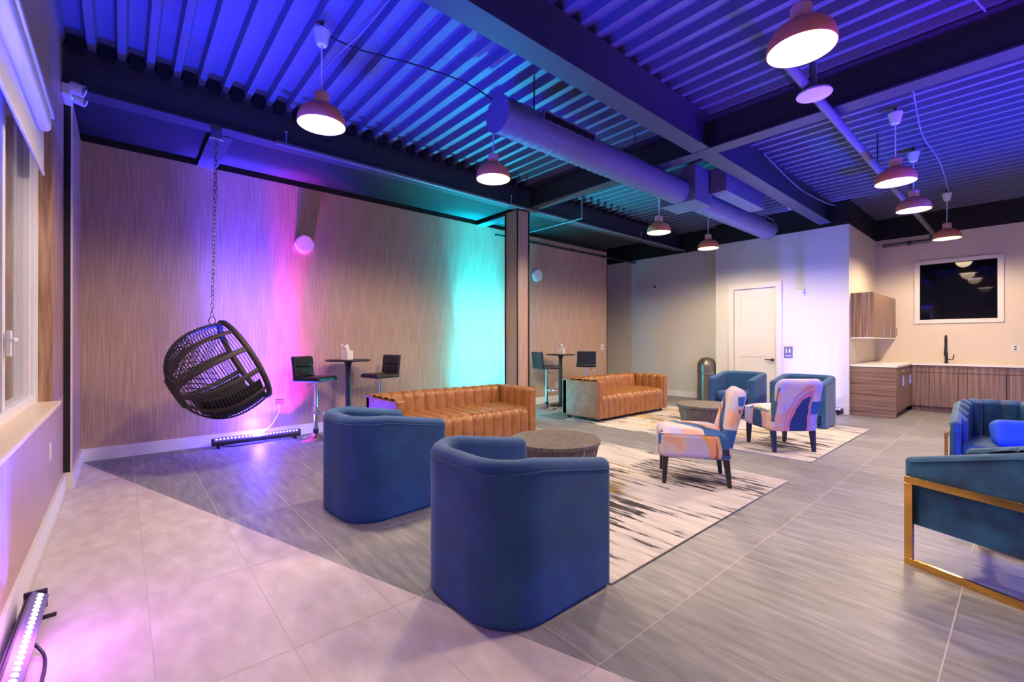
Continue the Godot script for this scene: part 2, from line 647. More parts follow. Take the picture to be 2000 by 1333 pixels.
func build_walls() -> void:
	# wood feature wall with black band above
	var w := struct("wall_wood", bx(-0.6, 8.95, -0.1, 3.5, -6.87, -6.75), M.wood_wall)
	part("upper_band", bx(-0.6, 8.95, 3.5, 4.0, -6.87, -6.76), M.black_paint, w)
	part("edge_trim", bx(8.95, 8.965, 0.0, 3.5, -6.87, -6.74), M.black_trim, w)
	struct("trim_soffit", bx(-0.45, 8.95, 3.58, 3.86, -6.75, -5.62), M.black_paint)
	baseboard("baseboard_wood", -0.33, 8.95, -6.75, -6.735)
	# corridor behind the end of the wood wall
	struct("wall_corridor", bx(8.0, 10.3, -0.1, 4.0, -7.9, -7.78), M.grey_wall)
	struct("wall_corridor_end", bx(7.9, 8.0, -0.1, 4.0, -7.9, -6.87), M.grey_wall)
	# far walls
	var f := struct("wall_far", bx(10.1, 10.22, -0.1, 3.43, -7.9, -4.36), M.grey_wall)
	part("upper_band", bx(10.1, 10.22, 3.43, 4.0, -7.9, -4.36), M.black_paint, f)
	baseboard("baseboard_far", 10.085, 10.1, -7.78, -4.48)
	var d := struct("wall_door", bx(9.83, 9.95, -0.1, 3.43, -4.48, -4.10), M.white_wall)
	part("lintel", bx(9.83, 9.95, 2.42, 3.43, -4.10, -3.26), M.white_wall, d)
	part("return", bx(9.95, 10.1, -0.1, 3.43, -4.48, -4.36), M.white_wall, d)
	part("masonry", bx(9.83, 9.95, -0.1, 3.43, -3.26, -2.09), M.painted_masonry, d)
	part("upper_band", bx(9.84, 9.95, 3.43, 4.0, -4.48, -2.10), M.black_paint, d)
	part("backing", bx(9.99, 10.09, -0.1, 2.6, -4.3, -3.1), M.grey_wall, d)
	baseboard("baseboard_door", 9.815, 9.83, -3.16, -2.09)
	var k := struct("wall_kitchen_side", bx(9.95, 12.12, -0.1, 3.43, -2.21, -2.09), M.kitchen_wall)
	part("upper_band", bx(9.95, 12.12, 3.43, 4.0, -2.21, -2.095), M.black_paint, k)
	# kitchen wall with an opening for the dark window
	var kw := struct("wall_kitchen", bx(12.0, 12.12, -0.1, 1.74, -2.21, 1.75), M.kitchen_wall)
	part("above_window", bx(12.0, 12.12, 2.84, 3.43, -2.21, 1.75), M.kitchen_wall, kw)
	part("beside_window", bx(12.0, 12.12, 1.74, 2.84, -2.21, -1.40), M.kitchen_wall, kw)
	part("beside_window", bx(12.0, 12.12, 1.74, 2.84, -0.34, 1.75), M.kitchen_wall, kw)
	part("upper_band", bx(12.005, 12.12, 3.43, 4.0, -2.21, 1.75), M.black_paint, kw)
	# wall on the right, out of frame
	struct("wall_right", bx(-0.6, 12.12, -0.1, 4.0, 1.60, 1.75), M.white_wall)
	struct("wall_back", bx(-0.6, -0.45, -0.1, 4.0, -2.2, 1.75), M.wood_wall)
	# window wall: sill at 0.86, opening up to 2.9
	var ww := struct("wall_window", bx(-0.6, -0.39, -0.1, 0.84, -6.75, -2.2), M.wood_wall)
	part("above_window", bx(-0.6, -0.39, 2.92, 4.0, -6.75, -2.2), M.wood_wall, ww)
	part("window_pier", bx(-0.6, -0.39, 0.84, 2.92, -6.75, -4.78), M.wood_jamb, ww)
	part("window_pier", bx(-0.6, -0.39, 0.84, 2.92, -2.45, -2.2), M.wood_jamb, ww)
	part("outlet_cover", rb(Vector3(-0.388, 0.52, -4.62), Vector3(0.008, 0.12, 0.075), 0.003), M.white_gloss, ww)
	baseboard("baseboard_window", -0.39, -0.372, -5.6, -2.2)
	var pl := struct("wall_pilaster", bx(-0.39, -0.338, 0.0, 3.5, -6.75, -5.62), M.wood_wall)
	part("black_reveal", bx(-0.39, -0.345, 0.14, 3.52, -5.62, -5.60), M.black_trim, pl)
	part("edge_bead", bx(-0.345, -0.333, 0.14, 3.52, -5.63, -5.595), M.white_trim, pl)
	part("plinth_block", bx(-0.39, -0.318, 0.0, 0.15, -6.74, -5.58), M.white_trim, pl)
	# window
	var wn := struct("window_1", bx(-0.56, -0.48, 0.86, 0.93, -4.78, -2.45), M.vinyl)
	part("frame_head", bx(-0.56, -0.48, 2.84, 2.92, -4.78, -2.45), M.vinyl, wn)
	part("jamb", bx(-0.56, -0.465, 0.86, 2.92, -4.78, -4.68), M.vinyl, wn)
	part("jamb", bx(-0.56, -0.465, 0.86, 2.92, -2.55, -2.45), M.vinyl, wn)
	part("mullion", bx(-0.56, -0.48, 0.93, 2.84, -3.66, -3.58), M.vinyl, wn)
	part("sash_stile", bx(-0.54, -0.49, 0.93, 2.84, -4.67, -4.60), M.vinyl, wn)
	part("pane", bx(-0.525, -0.52, 0.93, 2.84, -4.60, -3.66), M.pane, wn)
	part("pane", bx(-0.525, -0.52, 0.93, 2.84, -3.58, -2.55), M.pane, wn)
	var h := S()
	rbox(h, Vector3(-0.46, 1.30, -3.62), Vector3(0.02, 0.14, 0.03), 0.006)
	rbox(h, Vector3(-0.445, 1.32, -3.66), Vector3(0.018, 0.022, 0.11), 0.006)
	part("handle", h, M.vinyl, wn)
	struct("trim_sill", rb(Vector3(-0.44, 0.85, -3.62), Vector3(0.19, 0.03, 2.36), 0.006), M.sill)
	# dark porch wall outside the window
	struct("wall_outside", bx(-1.25, -1.15, -0.1, 4.0, -6.0, -1.6), M.exterior)

func build_door() -> void:
	var d := struct("door_1", bx(9.85, 9.89, 0.008, 2.416, -4.097, -3.263), M.white_gloss)
	# raised rails and stiles leave the two panels sunk
	for r in [[0.01, 0.24, -3.95, -3.41], [1.0, 1.16, -3.95, -3.41], [2.24, 2.40, -3.95, -3.41]]:
		part("rail", bx(9.842, 9.85, r[0], r[1], r[2], r[3]), M.white_gloss, d)
	for z in [[-4.08, -3.95], [-3.41, -3.28]]:
		part("stile", bx(9.8415, 9.85, 0.01, 2.40, z[0], z[1]), M.white_gloss, d)
	for z in [[-4.19, -4.09], [-3.27, -3.17]]:
		part("casing", bx(9.80, 9.83, 0.0, 2.41, z[0], z[1]), M.white_trim, d)
	part("casing", bx(9.80, 9.83, 2.41, 2.52, -4.19, -3.17), M.white_trim, d)
	var h := S()
	lathe(h, [[0.0, -0.01], [0.026, -0.008], [0.026, 0.008], [0.0, 0.01]], 16, Vector3.ZERO)
	var hs := S()
	tube(hs, [Vector3(9.842, 0.95, -3.34), Vector3(9.79, 0.95, -3.34)], 0.026, 12)
	tube(hs, poly_path([Vector3(9.80, 0.95, -3.34), Vector3(9.78, 0.95, -3.34), Vector3(9.78, 0.95, -3.47)], 0.02), 0.011, 8)
	part("lever_handle", hs, M.black_iron, d)

func ibeam(called: String, a: Vector3, b: Vector3, depth := 0.37, fl := 0.2, parent: Node = null) -> void:
	# a and b are the ends of the underside centreline
	var L := (b - a)
	var mid := (a + b) / 2
	var along_x := absf(L.x) > absf(L.z)
	var n := L.length()
	var st := S()
	var sz := func(w: float, h: float) -> Vector3: return Vector3(n, h, w) if along_x else Vector3(w, h, n)
	box(st, mid + Vector3(0, 0.009, 0), sz.call(fl, 0.018))
	box(st, mid + Vector3(0, depth / 2, 0), sz.call(0.02, depth - 0.03))
	box(st, mid + Vector3(0, depth - 0.009, 0), sz.call(fl, 0.018))
	struct(called, st, M.beam_paint)

func build_ceiling() -> void:
	var top := struct("ceiling", bx(-0.6, 12.2, 4.0, 4.12, -7.9, 1.75), M.black_paint)
	# corrugated steel deck: panels of three ribs, 0.2 m pitch, running along z
	var st := S()
	var z0 := -5.55
	var z1 := 1.6
	var prof := []
	for k in 3:
		var o := 0.2 * k
		prof += [Vector2(o, 0.075), Vector2(o + 0.052, 0.075), Vector2(o + 0.07, 0.0), Vector2(o + 0.125, 0.0), Vector2(o + 0.143, 0.075)]
	prof.append(Vector2(0.6, 0.075))
	for i in prof.size() - 1:
		var p: Vector2 = prof[i]
		var q: Vector2 = prof[i + 1]
		quad(st, Vector3(p.x, p.y, z0), Vector3(q.x, q.y, z0), Vector3(q.x, q.y, z1), Vector3(p.x, p.y, z1))
		quad(st, Vector3(p.x, p.y + 0.004, z1), Vector3(q.x, q.y + 0.004, z1), Vector3(q.x, q.y + 0.004, z0), Vector3(p.x, p.y + 0.004, z0))
	var panel := st.commit()
	for i in 21:
		put("deck_panel", panel, M.deck_paint, top, Vector3(-0.5 + 0.6 * i, DECK, 0))
	var st2 := S()
	box(st2, Vector3(9.5, DECK + 0.04, -6.7), Vector3(1.3, 0.06, 2.3))
	part("corridor_soffit", st2, M.black_paint, top)
	# closure blocks where the ribs land on the beam
	var blk := S()
	box(blk, Vector3(0.0, 0.0, 0.0), Vector3(0.1, 0.13, 0.05))
	var bm := blk.commit()
	for i in 46:
		put("closure_block", bm, M.black_trim, top, Vector3(-0.5 + 0.2 * i - 0.002, DECK + 0.01, -5.385))
	ibeam("beam_wall_side", Vector3(-0.45, 3.5, -5.5), Vector3(10.1, 3.5, -5.5))
	ibeam("beam_middle", Vector3(-0.45, 3.5, -2.45), Vector3(5.09, 3.5, -2.45))
	ibeam("beam_middle_far", Vector3(5.11, 3.5, -2.45), Vector3(9.84, 3.5, -2.45))
	ibeam("beam_cross", Vector3(5.1, 3.495, -5.40), Vector3(5.1, 3.495, 1.6))
	ibeam("beam_stub", Vector3(0.8, 3.49, -6.76), Vector3(0.8, 3.49, -5.6), 0.36)
	ibeam("beam_stub_column", Vector3(5.1, 3.49, -6.76), Vector3(5.1, 3.49, -5.6), 0.36)
	# clad column
	var col := struct("column", bx(4.91, 5.16, 0.0, 3.49, -5.80, -5.50), M.wood_wall)
	for e in [[4.905, -5.497], [5.163, -5.497], [4.905, -5.803]]:
		part("corner_bead", bx(e[0] - 0.012, e[0] + 0.006, 0.0, 3.49, e[1] - 0.006, e[1] + 0.012), M.black_trim, col)
	part("plinth", bx(4.895, 5.175, 0.0, 0.14, -5.815, -5.485), M.white_trim, col)

func build_services() -> void:
	# spiral duct
	var d := thing("spiral_duct", "round dark spiral duct with a square plenum box hung along the ceiling", "duct", Vector3(0, 3.36, -3.12))
	var rr := 0.16
	for seg in [[2.55, 5.74], [6.22, 8.95]]:
		var st := S()
		var rows := []
		var n := int((seg[1] - seg[0]) / 0.035)
		for i in n + 1:
			var x: float = lerpf(seg[0], seg[1], float(i) / n)
			var row := PackedVector3Array()
			for k in 28:
				var w := TAU * k / 28
				var r := rr + 0.007 * (1.0 if fmod(x / 0.11 + w / TAU, 1.0) < 0.32 else 0.0)
				row.append(Vector3(x, r * cos(w), r * sin(w)))
			rows.append(row)
		grid(st, rows, false, true, false)
		part("duct_run", st, M.duct_paint, d)
		for e in [seg[0], seg[1]]:
			part("end_cap", tb([Vector3(e - 0.006, 0, 0), Vector3(e + 0.006, 0, 0)], rr + 0.006, 28), M.duct_paint, d)
	part("plenum_box", rb(Vector3(5.98, 0.085, -0.02), Vector3(0.48, 0.49, 0.51), 0.008), M.duct_paint, d)
	for g in [[3.35, 0.75], [8.55, 0.42]]:
		var gr := S()
		for y in [0.03, 0.12]:
			box(gr, Vector3(g[0], y, 0.152), Vector3(g[1], 0.014, 0.03))
		for s in [-0.5, 0.5]:
			box(gr, Vector3(g[0] + s * g[1], 0.075, 0.152), Vector3(0.014, 0.10, 0.03))
		var go := part("side_grille", gr, M.pipe_paint, d)
		part("grille_opening", bx(g[0] - g[1] / 2, g[0] + g[1] / 2, 0.03, 0.12, 0.13, 0.156), M.black_trim, go)
	for x in [3.0, 4.7, 7.6]:
		part("hanger_strap", tb([Vector3(x, 0.15, 0), Vector3(x, DECK - 3.36, 0)], 0.008, 6), M.beam_paint, d)
	var b := thing("rectangular_duct", "short rectangular dark duct beside the round spiral duct", "duct", Vector3(6.8, 3.35, -2.76))
	part("casing", rb(Vector3(0, 0.17, 0), Vector3(1.34, 0.34, 0.22), 0.006), M.duct_paint, b)
	for s in [-0.5, 0.5]:
		part("hanger_rod", tb([Vector3(s, 0.33, 0), Vector3(s, DECK - 3.35, 0)], 0.006, 6), M.beam_paint, b)
	# sprinkler pipes
	var p := thing("sprinkler_pipe", "long dark sprinkler pipe running beside the beam above the wood wall", "pipe", Vector3(0, 3.46, -5.30))
	part("run", tb([Vector3(1.25, 0, 0), Vector3(10.0, 0, 0)], 0.024, 10), M.pipe_paint, p)
	for x in [1.35, 4.6, 8.2]:
		var hd := S()
		tube(hd, [Vector3(x, 0.0, 0), Vector3(x, 0.14, 0)], 0.012, 8)
		tube(hd, [Vector3(x, 0.14, 0), Vector3(x, 0.13, 0)], 0.024, 8)
		part("sprinkler_head", hd, M.chrome, p)
	for x in [2.3, 3.9, 6.3, 7.8]:
		part("hanger_rod", tb([Vector3(x, 0.02, 0), Vector3(x, DECK - 3.46, 0)], 0.006, 6), M.beam_paint, p)
	var p2 := thing("sprinkler_branch", "thin sprinkler branch pipe crossing from the beam to the wood wall", "pipe", Vector3(5.9, 3.415, -5.30))
	part("run", tb([Vector3(0, 0, 0.35), Vector3(0, 0, -1.44)], 0.014, 10), M.pipe_paint, p2)
	part("riser", tb([Vector3(0, 0, 0.34), Vector3(0, DECK - 3.42, 0.34)], 0.016, 8), M.pipe_paint, p2)
	var p3 := thing("kitchen_pipe", "thick dark pipe running under the ribbed ceiling to the kitchen wall", "pipe", Vector3(0, 3.44, -1.2))
	part("run", tb(poly_path([Vector3(3.6, 0, 0), Vector3(11.85, 0, 0), Vector3(11.85, -0.16, 0), Vector3(11.85, -0.16, -0.75)], 0.07), 0.038, 12), M.pipe_paint, p3)
	for x in [4.4, 7.0, 9.4]:
		part("hanger_strap", tb([Vector3(x, 0.03, 0), Vector3(x, DECK - 3.44, 0)], 0.008, 6), M.beam_paint, p3)
	part("coupling", tb([Vector3(11.85, -0.16, -0.30), Vector3(11.85, -0.16, -0.36)], 0.048, 12), M.black_iron, p3)
	var p4 := thing("wall_pipe", "thin black pipe running along the top of the wood wall to the corridor", "pipe", Vector3(0, 3.36, -6.68))
	part("run", tb([Vector3(5.4, 0, 0), Vector3(10.05, 0, 0)], 0.022, 10), M.black_iron, p4)
	for x in [6.4, 7.6, 8.7]:
		part("clamp", tb([Vector3(x, 0, 0), Vector3(x + 0.03, 0, 0)], 0.032, 10), M.black_iron, p4)
	# round ceiling speaker
	var sp := thing("ceiling_speaker", "round white ceiling dish beside the big cross beam", "speaker", Vector3(4.35, 3.36, -1.16))
	part("dish", lt([[0.0, 0.0], [0.125, 0.004], [0.13, 0.012], [0.12, 0.03], [0.0, 0.05]], 32), M.white_gloss, sp)
	part("rod", tb([Vector3(0, 0.04, 0), Vector3(0, DECK - 3.36, 0)], 0.02, 8), M.pipe_paint, sp)
	part("dome", lt([[0.0, -0.012], [0.025, -0.01], [0.04, 0.0]], 20), M.vinyl, sp)
	# loose ceiling cables
	var cab := [
		["black cable looping from the first pendant to the spiral duct", [Vector3(1.22, 3.84, -3.78), Vector3(1.5, 3.78, -3.7), Vector3(2.0, 3.80, -3.6), Vector3(2.45, 3.74, -3.45), Vector3(2.6, 3.55, -3.25)], M.cable_black],
		["grey cable drooping from the deck beside the first pendant", [Vector3(1.50, 3.86, -2.9), Vector3(1.42, 3.74, -3.4), Vector3(1.36, 3.72, -3.8), Vector3(1.40, 3.82, -4.4)], M.cable_grey],
		["thin grey cable strung under the ribs above the armchairs", [Vector3(2.9, 3.84, -0.6), Vector3(3.3, 3.72, -0.5), Vector3(3.9, 3.70, -0.35), Vector3(4.9, 3.80, -0.2)], M.cable_grey],
		["grey cable wandering under the ribs between the kitchen pendants", [Vector3(5.4, 3.84, -0.7), Vector3(6.3, 3.70, -0.75), Vector3(7.2, 3.74, -0.8), Vector3(8.2, 3.68, -0.75), Vector3(10.4, 3.82, -0.85)], M.cable_grey],
		["grey cable sagging along the far ceiling beam", [Vector3(6.4, 3.80, -2.28), Vector3(7.8, 3.66, -2.28), Vector3(9.2, 3.72, -2.28), Vector3(9.8, 3.80, -2.28)], M.cable_grey]]
	for c in cab:
		var o := part("ceiling_cable", tb(curve_pts(c[1], 30), 0.007, 6), c[2], self)
		o.name = numbered("ceiling_cable_run")
		tag(o, c[0], "cable")
	var jb := thing("ceiling_spotlight", "small white spotlight fitting beside the far end of the ceiling beam", "light", Vector3(8.6, 3.56, -2.62))
	part("bowl", lt([[0.0, 0.0], [0.05, 0.015], [0.075, 0.06]], 20), M.white_gloss, jb)
	part("stem", tb([Vector3(0, 0.05, 0), Vector3(0, DECK - 3.56, 0)], 0.01, 6), M.white_gloss, jb)

func pendant(at: Vector3, label: String) -> void:
	var t := thing("pendant_lamp", label, "pendant lamp", at, 0.0, "terracotta pendant lamps")
	part("shade", lt([[0.178, 0.0], [0.183, 0.002], [0.182, 0.03], [0.172, 0.075], [0.146, 0.118], [0.10, 0.15], [0.062, 0.166], [0.052, 0.18]], 40), M.shade_outer, t)
	part("shade_lining", lt([[0.179, 0.001], [0.172, 0.035], [0.12, 0.11], [0.05, 0.145], [0.0, 0.146]], 40), M.shade_inner, t)
	part("diffuser", lt([[0.0, 0.008], [0.12, 0.008], [0.172, 0.012]], 40), M.lamp_glow, t)
	part("collar", lt([[0.052, 0.175], [0.058, 0.178], [0.058, 0.178], [0.058, 0.25], [0.05, 0.262], [0.0, 0.266]], 24), M.shade_collar, t)
	part("cord", tb([Vector3(0, 0.26, 0), Vector3(0, 0.66, 0)], 0.006, 8), M.white_gloss, t)
	part("canopy", lt([[0.0, 0.64], [0.035, 0.642], [0.042, 0.65], [0.066, 0.755], [0.062, 0.77], [0.0, 0.772]], 28), M.white_gloss, t)
	part("hook_wire", tb([Vector3(0, 0.77, 0), Vector3(0.0, DECK + 0.072 - at.y, 0.0)], 0.01, 6), M.cable_black, t)
	spot(t, Vector3(0, -0.012, 0), Vector3(0, -1, 0), Color(1.0, 0.89, 0.75), PEND, 86.0, 0.13, 0.45)

var PEND := 5.0

# ------------------------------------------------------------------ furniture
func sofa(at: Vector3, turn: float, label: String, wid: float) -> void:
	# local front is -z; origin at the middle of the footprint
	var t := thing("channel_sofa", label, "sofa", at, turn, "caramel leather sofas")
	var H := 0.68
	var dep := 0.80
	var arm := 0.11
	var hz := dep / 2
	var hw := wid / 2
	part("seat_base", bx(-hw + arm, hw - arm, 0.05, 0.36, -hz + 0.05, hz - 0.1), M.leather_seam, t)
	part("back_panel", rb(Vector3(0, 0.05 + (H - 0.07) / 2, hz - 0.06), Vector3(wid, H - 0.07, 0.11), 0.02), M.leather, t)
	for s in [-1, 1]:
		part("side_panel", rb(Vector3(s * (hw - arm / 2), 0.05 + (H - 0.07) / 2, 0), Vector3(arm, H - 0.07, dep), 0.022), M.leather, t)
	# seat channels: up the front, over the edge, back to the backrest
	var n := 12
	var cw := (wid - 2 * arm) / n
	var raw := poly_path([Vector3(0, 0.055, -hz + 0.03), Vector3(0, 0.40, -hz + 0.03), Vector3(0, 0.41, hz - 0.16)], 0.09, 6)
	var raw_b := poly_path([Vector3(0, 0.36, hz - 0.17), Vector3(0, H - 0.025, hz - 0.14), Vector3(0, H - 0.025, hz + 0.002), Vector3(0, H - 0.09, hz + 0.004)], 0.06, 5)
	for k in n:
		var x := -hw + arm + cw * (k + 0.5)
		var st := S()
		var off := []
		for q in raw:
			off.append(q + Vector3(x, 0, 0))
		channel(st, off, path_normals(raw, Vector3(0, 0, -1)), Vector3.RIGHT, cw, 0.028)
		part("seat_channel", st, M.leather, t)
		var sb := S()
		var ob := []
		for q in raw_b:
			ob.append(q + Vector3(x, 0, 0))
		channel(sb, ob, path_normals(raw_b, Vector3(0, 0, -1)), Vector3.RIGHT, cw, 0.026)
		part("back_channel", sb, M.leather, t)
	# arm channels: up the inner face and over the top
	var m := 4
	var az := (dep - 0.2) / m
	for s in [-1, 1]:
		var ra := poly_path([Vector3(s * (hw - arm), 0.36, 0), Vector3(s * (hw - arm), H - 0.02, 0), Vector3(s * (hw - 0.005), H - 0.02, 0)], 0.045, 5)
		var nn := path_normals(ra, Vector3(-s, 0, 0))
		for k in m:
			var st := S()
			var off := []
			for q in ra:
				off.append(q + Vector3(0, 0, -hz + 0.035 + az * (k + 0.5)))
			channel(st, off, nn, Vector3.BACK, az, 0.02)
			part("arm_channel", st, M.leather, t)
		part("arm_corner", rb(Vector3(s * (hw - arm / 2), H - 0.03, hz - 0.10), Vector3(arm, 0.05, 0.2), 0.02), M.leather, t)
	for sx in [-1, 1]:
		for sz in [-1, 1]:
			part("foot", lt([[0.0, 0.0], [0.022, 0.0], [0.028, 0.06], [0.0, 0.06]], 14, Vector3(sx * (hw - 0.09), 0, sz * (hz - 0.09))), M.leg_black, t)

func path_normals(p: Array, first: Vector3) -> Array:
	# normals in the plane of the path, continuous, starting on the side of "first"
	var out := []
	var axis := Vector3.ZERO
	for i in range(1, p.size() - 1):
		axis += (p[i] - p[i - 1]).cross(p[i + 1] - p[i])
	axis = axis.normalized()
	var t0: Vector3 = (p[1] - p[0]).normalized()
	var sg := 1.0 if t0.cross(axis).dot(first) > 0 else -1.0
	for i in p.size():
		var t: Vector3 = (p[mini(i + 1, p.size() - 1)] - p[maxi(i - 1, 0)]).normalized()
		out.append(t.cross(axis).normalized() * sg)
	return out

func u_path(hw: float, hz: float, r: float, n_arc := 8) -> Array:
	# plan of a barrel back: from the right arm's front, round the back, to the left arm's front; entries [point, outward normal, 0..1 towards the back]
	var out := []
	for i in 5:
		var z := lerpf(-hz, hz - r, i / 5.0)
		out.append([Vector3(hw, 0, z), Vector3.RIGHT, clampf((z + hz) / (2 * hz - r), 0, 1)])
	for i in n_arc + 1:
		var a := PI / 2 * i / n_arc
		out.append([Vector3(hw - r + r * cos(a), 0, hz - r + r * sin(a)), Vector3(cos(a), 0, sin(a)), 1.0])
	for i in range(1, 4):
		out.append([Vector3(lerpf(hw - r, -hw + r, i / 4.0), 0, hz), Vector3.BACK, 1.0])
	for i in n_arc + 1:
		var a := PI / 2 + PI / 2 * i / n_arc
		out.append([Vector3(-hw + r + r * cos(a), 0, hz - r + r * sin(a)), Vector3(cos(a), 0, sin(a)), 1.0])
	for i in range(1, 6):
		var z := lerpf(hz - r, -hz, i / 5.0)
		out.append([Vector3(-hw, 0, z), Vector3.LEFT, clampf((z + hz) / (2 * hz - r), 0, 1)])
	return out

func shell(path: Array, t: float, y0: float, h0: float, h1: float, y_in: float) -> SurfaceTool:
	var st := S()
	var rows := []
	var sect := func(e: Array, k: float, push: Vector3) -> PackedVector3Array:
		var p: Vector3 = e[0]
		var n: Vector3 = e[1]
		var s: float = e[2]
		var h := lerpf(h0, h1, s)
		var rr := t / 2
		var c := p - n * rr + push
		var row := PackedVector3Array()
		row.append(c + n * rr * k + Vector3(0, y0, 0))
		row.append(c + n * rr * k + Vector3(0, y0 + 0.02, 0))
		row.append(c + n * rr * k + Vector3(0, (y0 + h) * 0.5, 0))
		for i in 9:
			var a := PI * i / 8.0
			row.append(c + n * rr * k * cos(a) + Vector3(0, h - rr + rr * sin(a) * k - (1 - k) * 0.0, 0))
		row.append(c - n * rr * k + Vector3(0, (y_in + h) * 0.5, 0))
		row.append(c - n * rr * k + Vector3(0, y_in, 0))
		return row
	var f0 := Vector3(0, 0, -1)
	for q in [[0.02, 0.045], [0.5, 0.04], [0.8, 0.028], [0.95, 0.012]]:
		rows.append(sect.call(path[0], q[0], f0 * q[1]))
	for e in path:
		rows.append(sect.call(e, 1.0, Vector3.ZERO))
	for q in [[0.95, 0.012], [0.8, 0.028], [0.5, 0.04], [0.02, 0.045]]:
		rows.append(sect.call(path[-1], q[0], f0 * q[1]))
	grid(st, rows, false, false, false)
	return st

func barrel_chair(at: Vector3, turn: float, label: String) -> void:
	var t := thing("barrel_chair", label, "armchair", at, turn, "blue velvet barrel chairs")
	var hw := 0.38
	var hz := 0.37
	var path := u_path(hw, hz, 0.25)
	part("shell", shell(path, 0.10, 0.02, 0.685, 0.765, 0.2), M.blue_velvet, t)
	var pp := []
	for e in path:
		var s: float = e[2]
		var h := lerpf(0.685, 0.765, s)
		pp.append(e[0] + e[1] * 0.001 + Vector3(0, h - 0.055, 0))
	part("piping", tb(pp, 0.004, 6), M.blue_velvet, t)
	part("seat_cushion", rb(Vector3(0, 0.365, -0.045), Vector3(2 * hw - 0.2, 0.15, 2 * hz - 0.14), 0.06), M.blue_velvet, t)
	part("seat_base", rb(Vector3(0, 0.17, 0.02), Vector3(2 * hw - 0.19, 0.26, 2 * hz - 0.22), 0.02), M.blue_velvet, t)
	var pl := S()
	var rows := []
	for y in [0.0, 0.022]:
		var row := PackedVector3Array()
		for e in path:
			row.append(e[0] - e[1] * 0.012 + Vector3(0, y, 0))
		rows.append(row)
	grid(pl, rows, false, false, true)
	box(pl, Vector3(0, 0.015, 0), Vector3(2 * hw - 0.16, 0.03, 2 * hz - 0.16))
	part("plinth", pl, M.blue_velvet, t)

func slipper_chair(at: Vector3, turn: float, label: String, v: int) -> void:
	var t := thing("slipper_chair", label, "chair", at, turn, "patterned slipper chairs")
	var m: Material = M["print_%d" % v]
	var m2: Material = M["print_%d" % (v)]
	# seat: rounded block with a crowned top
	var st := S()
	rbox(st, Vector3(0, 0.36, -0.04), Vector3(0.56, 0.24, 0.62), 0.05)
	part("seat", st, m2, t)
	var cr := S()
	var rows := []
	for i in 13:
		var u := 2.0 * i / 12 - 1
		var row := PackedVector3Array()
		for j in 13:
			var w := 2.0 * j / 12 - 1
			row.append(Vector3(u * 0.275, 0.462 + 0.055 * pow(maxf(0.0, 1 - pow(u, 4)), 0.6) * pow(maxf(0.0, 1 - pow(w, 4)), 0.6), -0.06 + w * 0.28))
		rows.append(row)
	grid(cr, rows, false, false, true)
	part("seat_crown", cr, m2, t)
	# reclined back, curved and rounded at the top, running down to the rail
	var bk := S()
	var brows := []
	var ss := []
	for i in 11:
		ss.append(0.86 * i / 10.0)
	for i in range(1, 9):
		ss.append(0.86 + 0.14 * sin(PI / 2 * i / 8.0))
	for s in ss:
		var y: float = 0.25 + 0.62 * s
		var zc: float = 0.20 + 0.16 * pow(s, 1.2)
		var k := 1.0
		if s > 0.86:
			k = sqrt(maxf(0.0, 1 - pow((s - 0.86) / 0.14, 2)))
		var halfw: float = 0.275 - 0.02 * pow(absf(2 * s - 1), 3) - 0.07 * (1 - k)
		var thick: float = 0.072 * (1.0 - 0.2 * s)
		var row := PackedVector3Array()
		for j in 28:
			var a := TAU * j / 28
			var cx := signf(cos(a)) * pow(absf(cos(a)), 0.4)
			var cz := signf(sin(a)) * pow(absf(sin(a)), 0.6)
			row.append(Vector3(halfw * cx, y, zc + thick * cz * maxf(k, 0.02)))
		brows.append(row)
	grid(bk, brows, false, true, true)
	part("backrest", bk, m, t)
	for s in [-1, 1]:
		for f in [-1, 1]:
			var lg := S()
			var rr := []
			for y in [0.0, 0.12, 0.25]:
				var w := lerpf(0.016, 0.026, y / 0.25)
				var c := Vector3(s * 0.235, y, (-0.29 if f < 0 else 0.22) + (0.0 if f < 0 else 0.03 * (1 - y / 0.25)) - (0.012 * (1 - y / 0.25) if f < 0 else 0.0))
				rr.append(PackedVector3Array([c + Vector3(-w, 0, -w), c + Vector3(w, 0, -w), c + Vector3(w, 0, w), c + Vector3(-w, 0, w)]))
			for i in 2:
				for j in 4:
					quad(lg, rr[i][(j + 1) % 4], rr[i][j], rr[i + 1][j], rr[i + 1][(j + 1) % 4])
			quad(lg, rr[0][0], rr[0][1], rr[0][2], rr[0][3])
			part("leg", lg, M.leg_black, t)

func drum_table(at: Vector3, label: String) -> void:
	var t := thing("drum_coffee_table", label, "coffee table", at, 0.3, "tapered drum coffee tables")
	part("tabletop", lt([[0.405, 0.385], [0.41, 0.39], [0.41, 0.39], [0.41, 0.415], [0.405, 0.42], [0.405, 0.42], [0.0, 0.42]], 56), M.table_top, t)
	# faceted strips of veneer round the tapered body
	var n := 44
	for v in 1:
		var st := S()
		for k in n:
			var a0 := TAU * k / n
			var a1 := TAU * (k + 1) / n
			var e := 0.004 * float(k % 2)
			var P := func(r: float, a: float, y: float) -> Vector3: return Vector3(r * cos(a), y, r * sin(a))
			quad(st, P.call(0.29 + e, a1, 0.0), P.call(0.29 + e, a0, 0.0), P.call(0.345 + e, a0, 0.16), P.call(0.345 + e, a1, 0.16))
			quad(st, P.call(0.345 + e, a1, 0.16), P.call(0.345 + e, a0, 0.16), P.call(0.395 + e, a0, 0.39), P.call(0.395 + e, a1, 0.39))
		part("body", st, M.table_side, t)

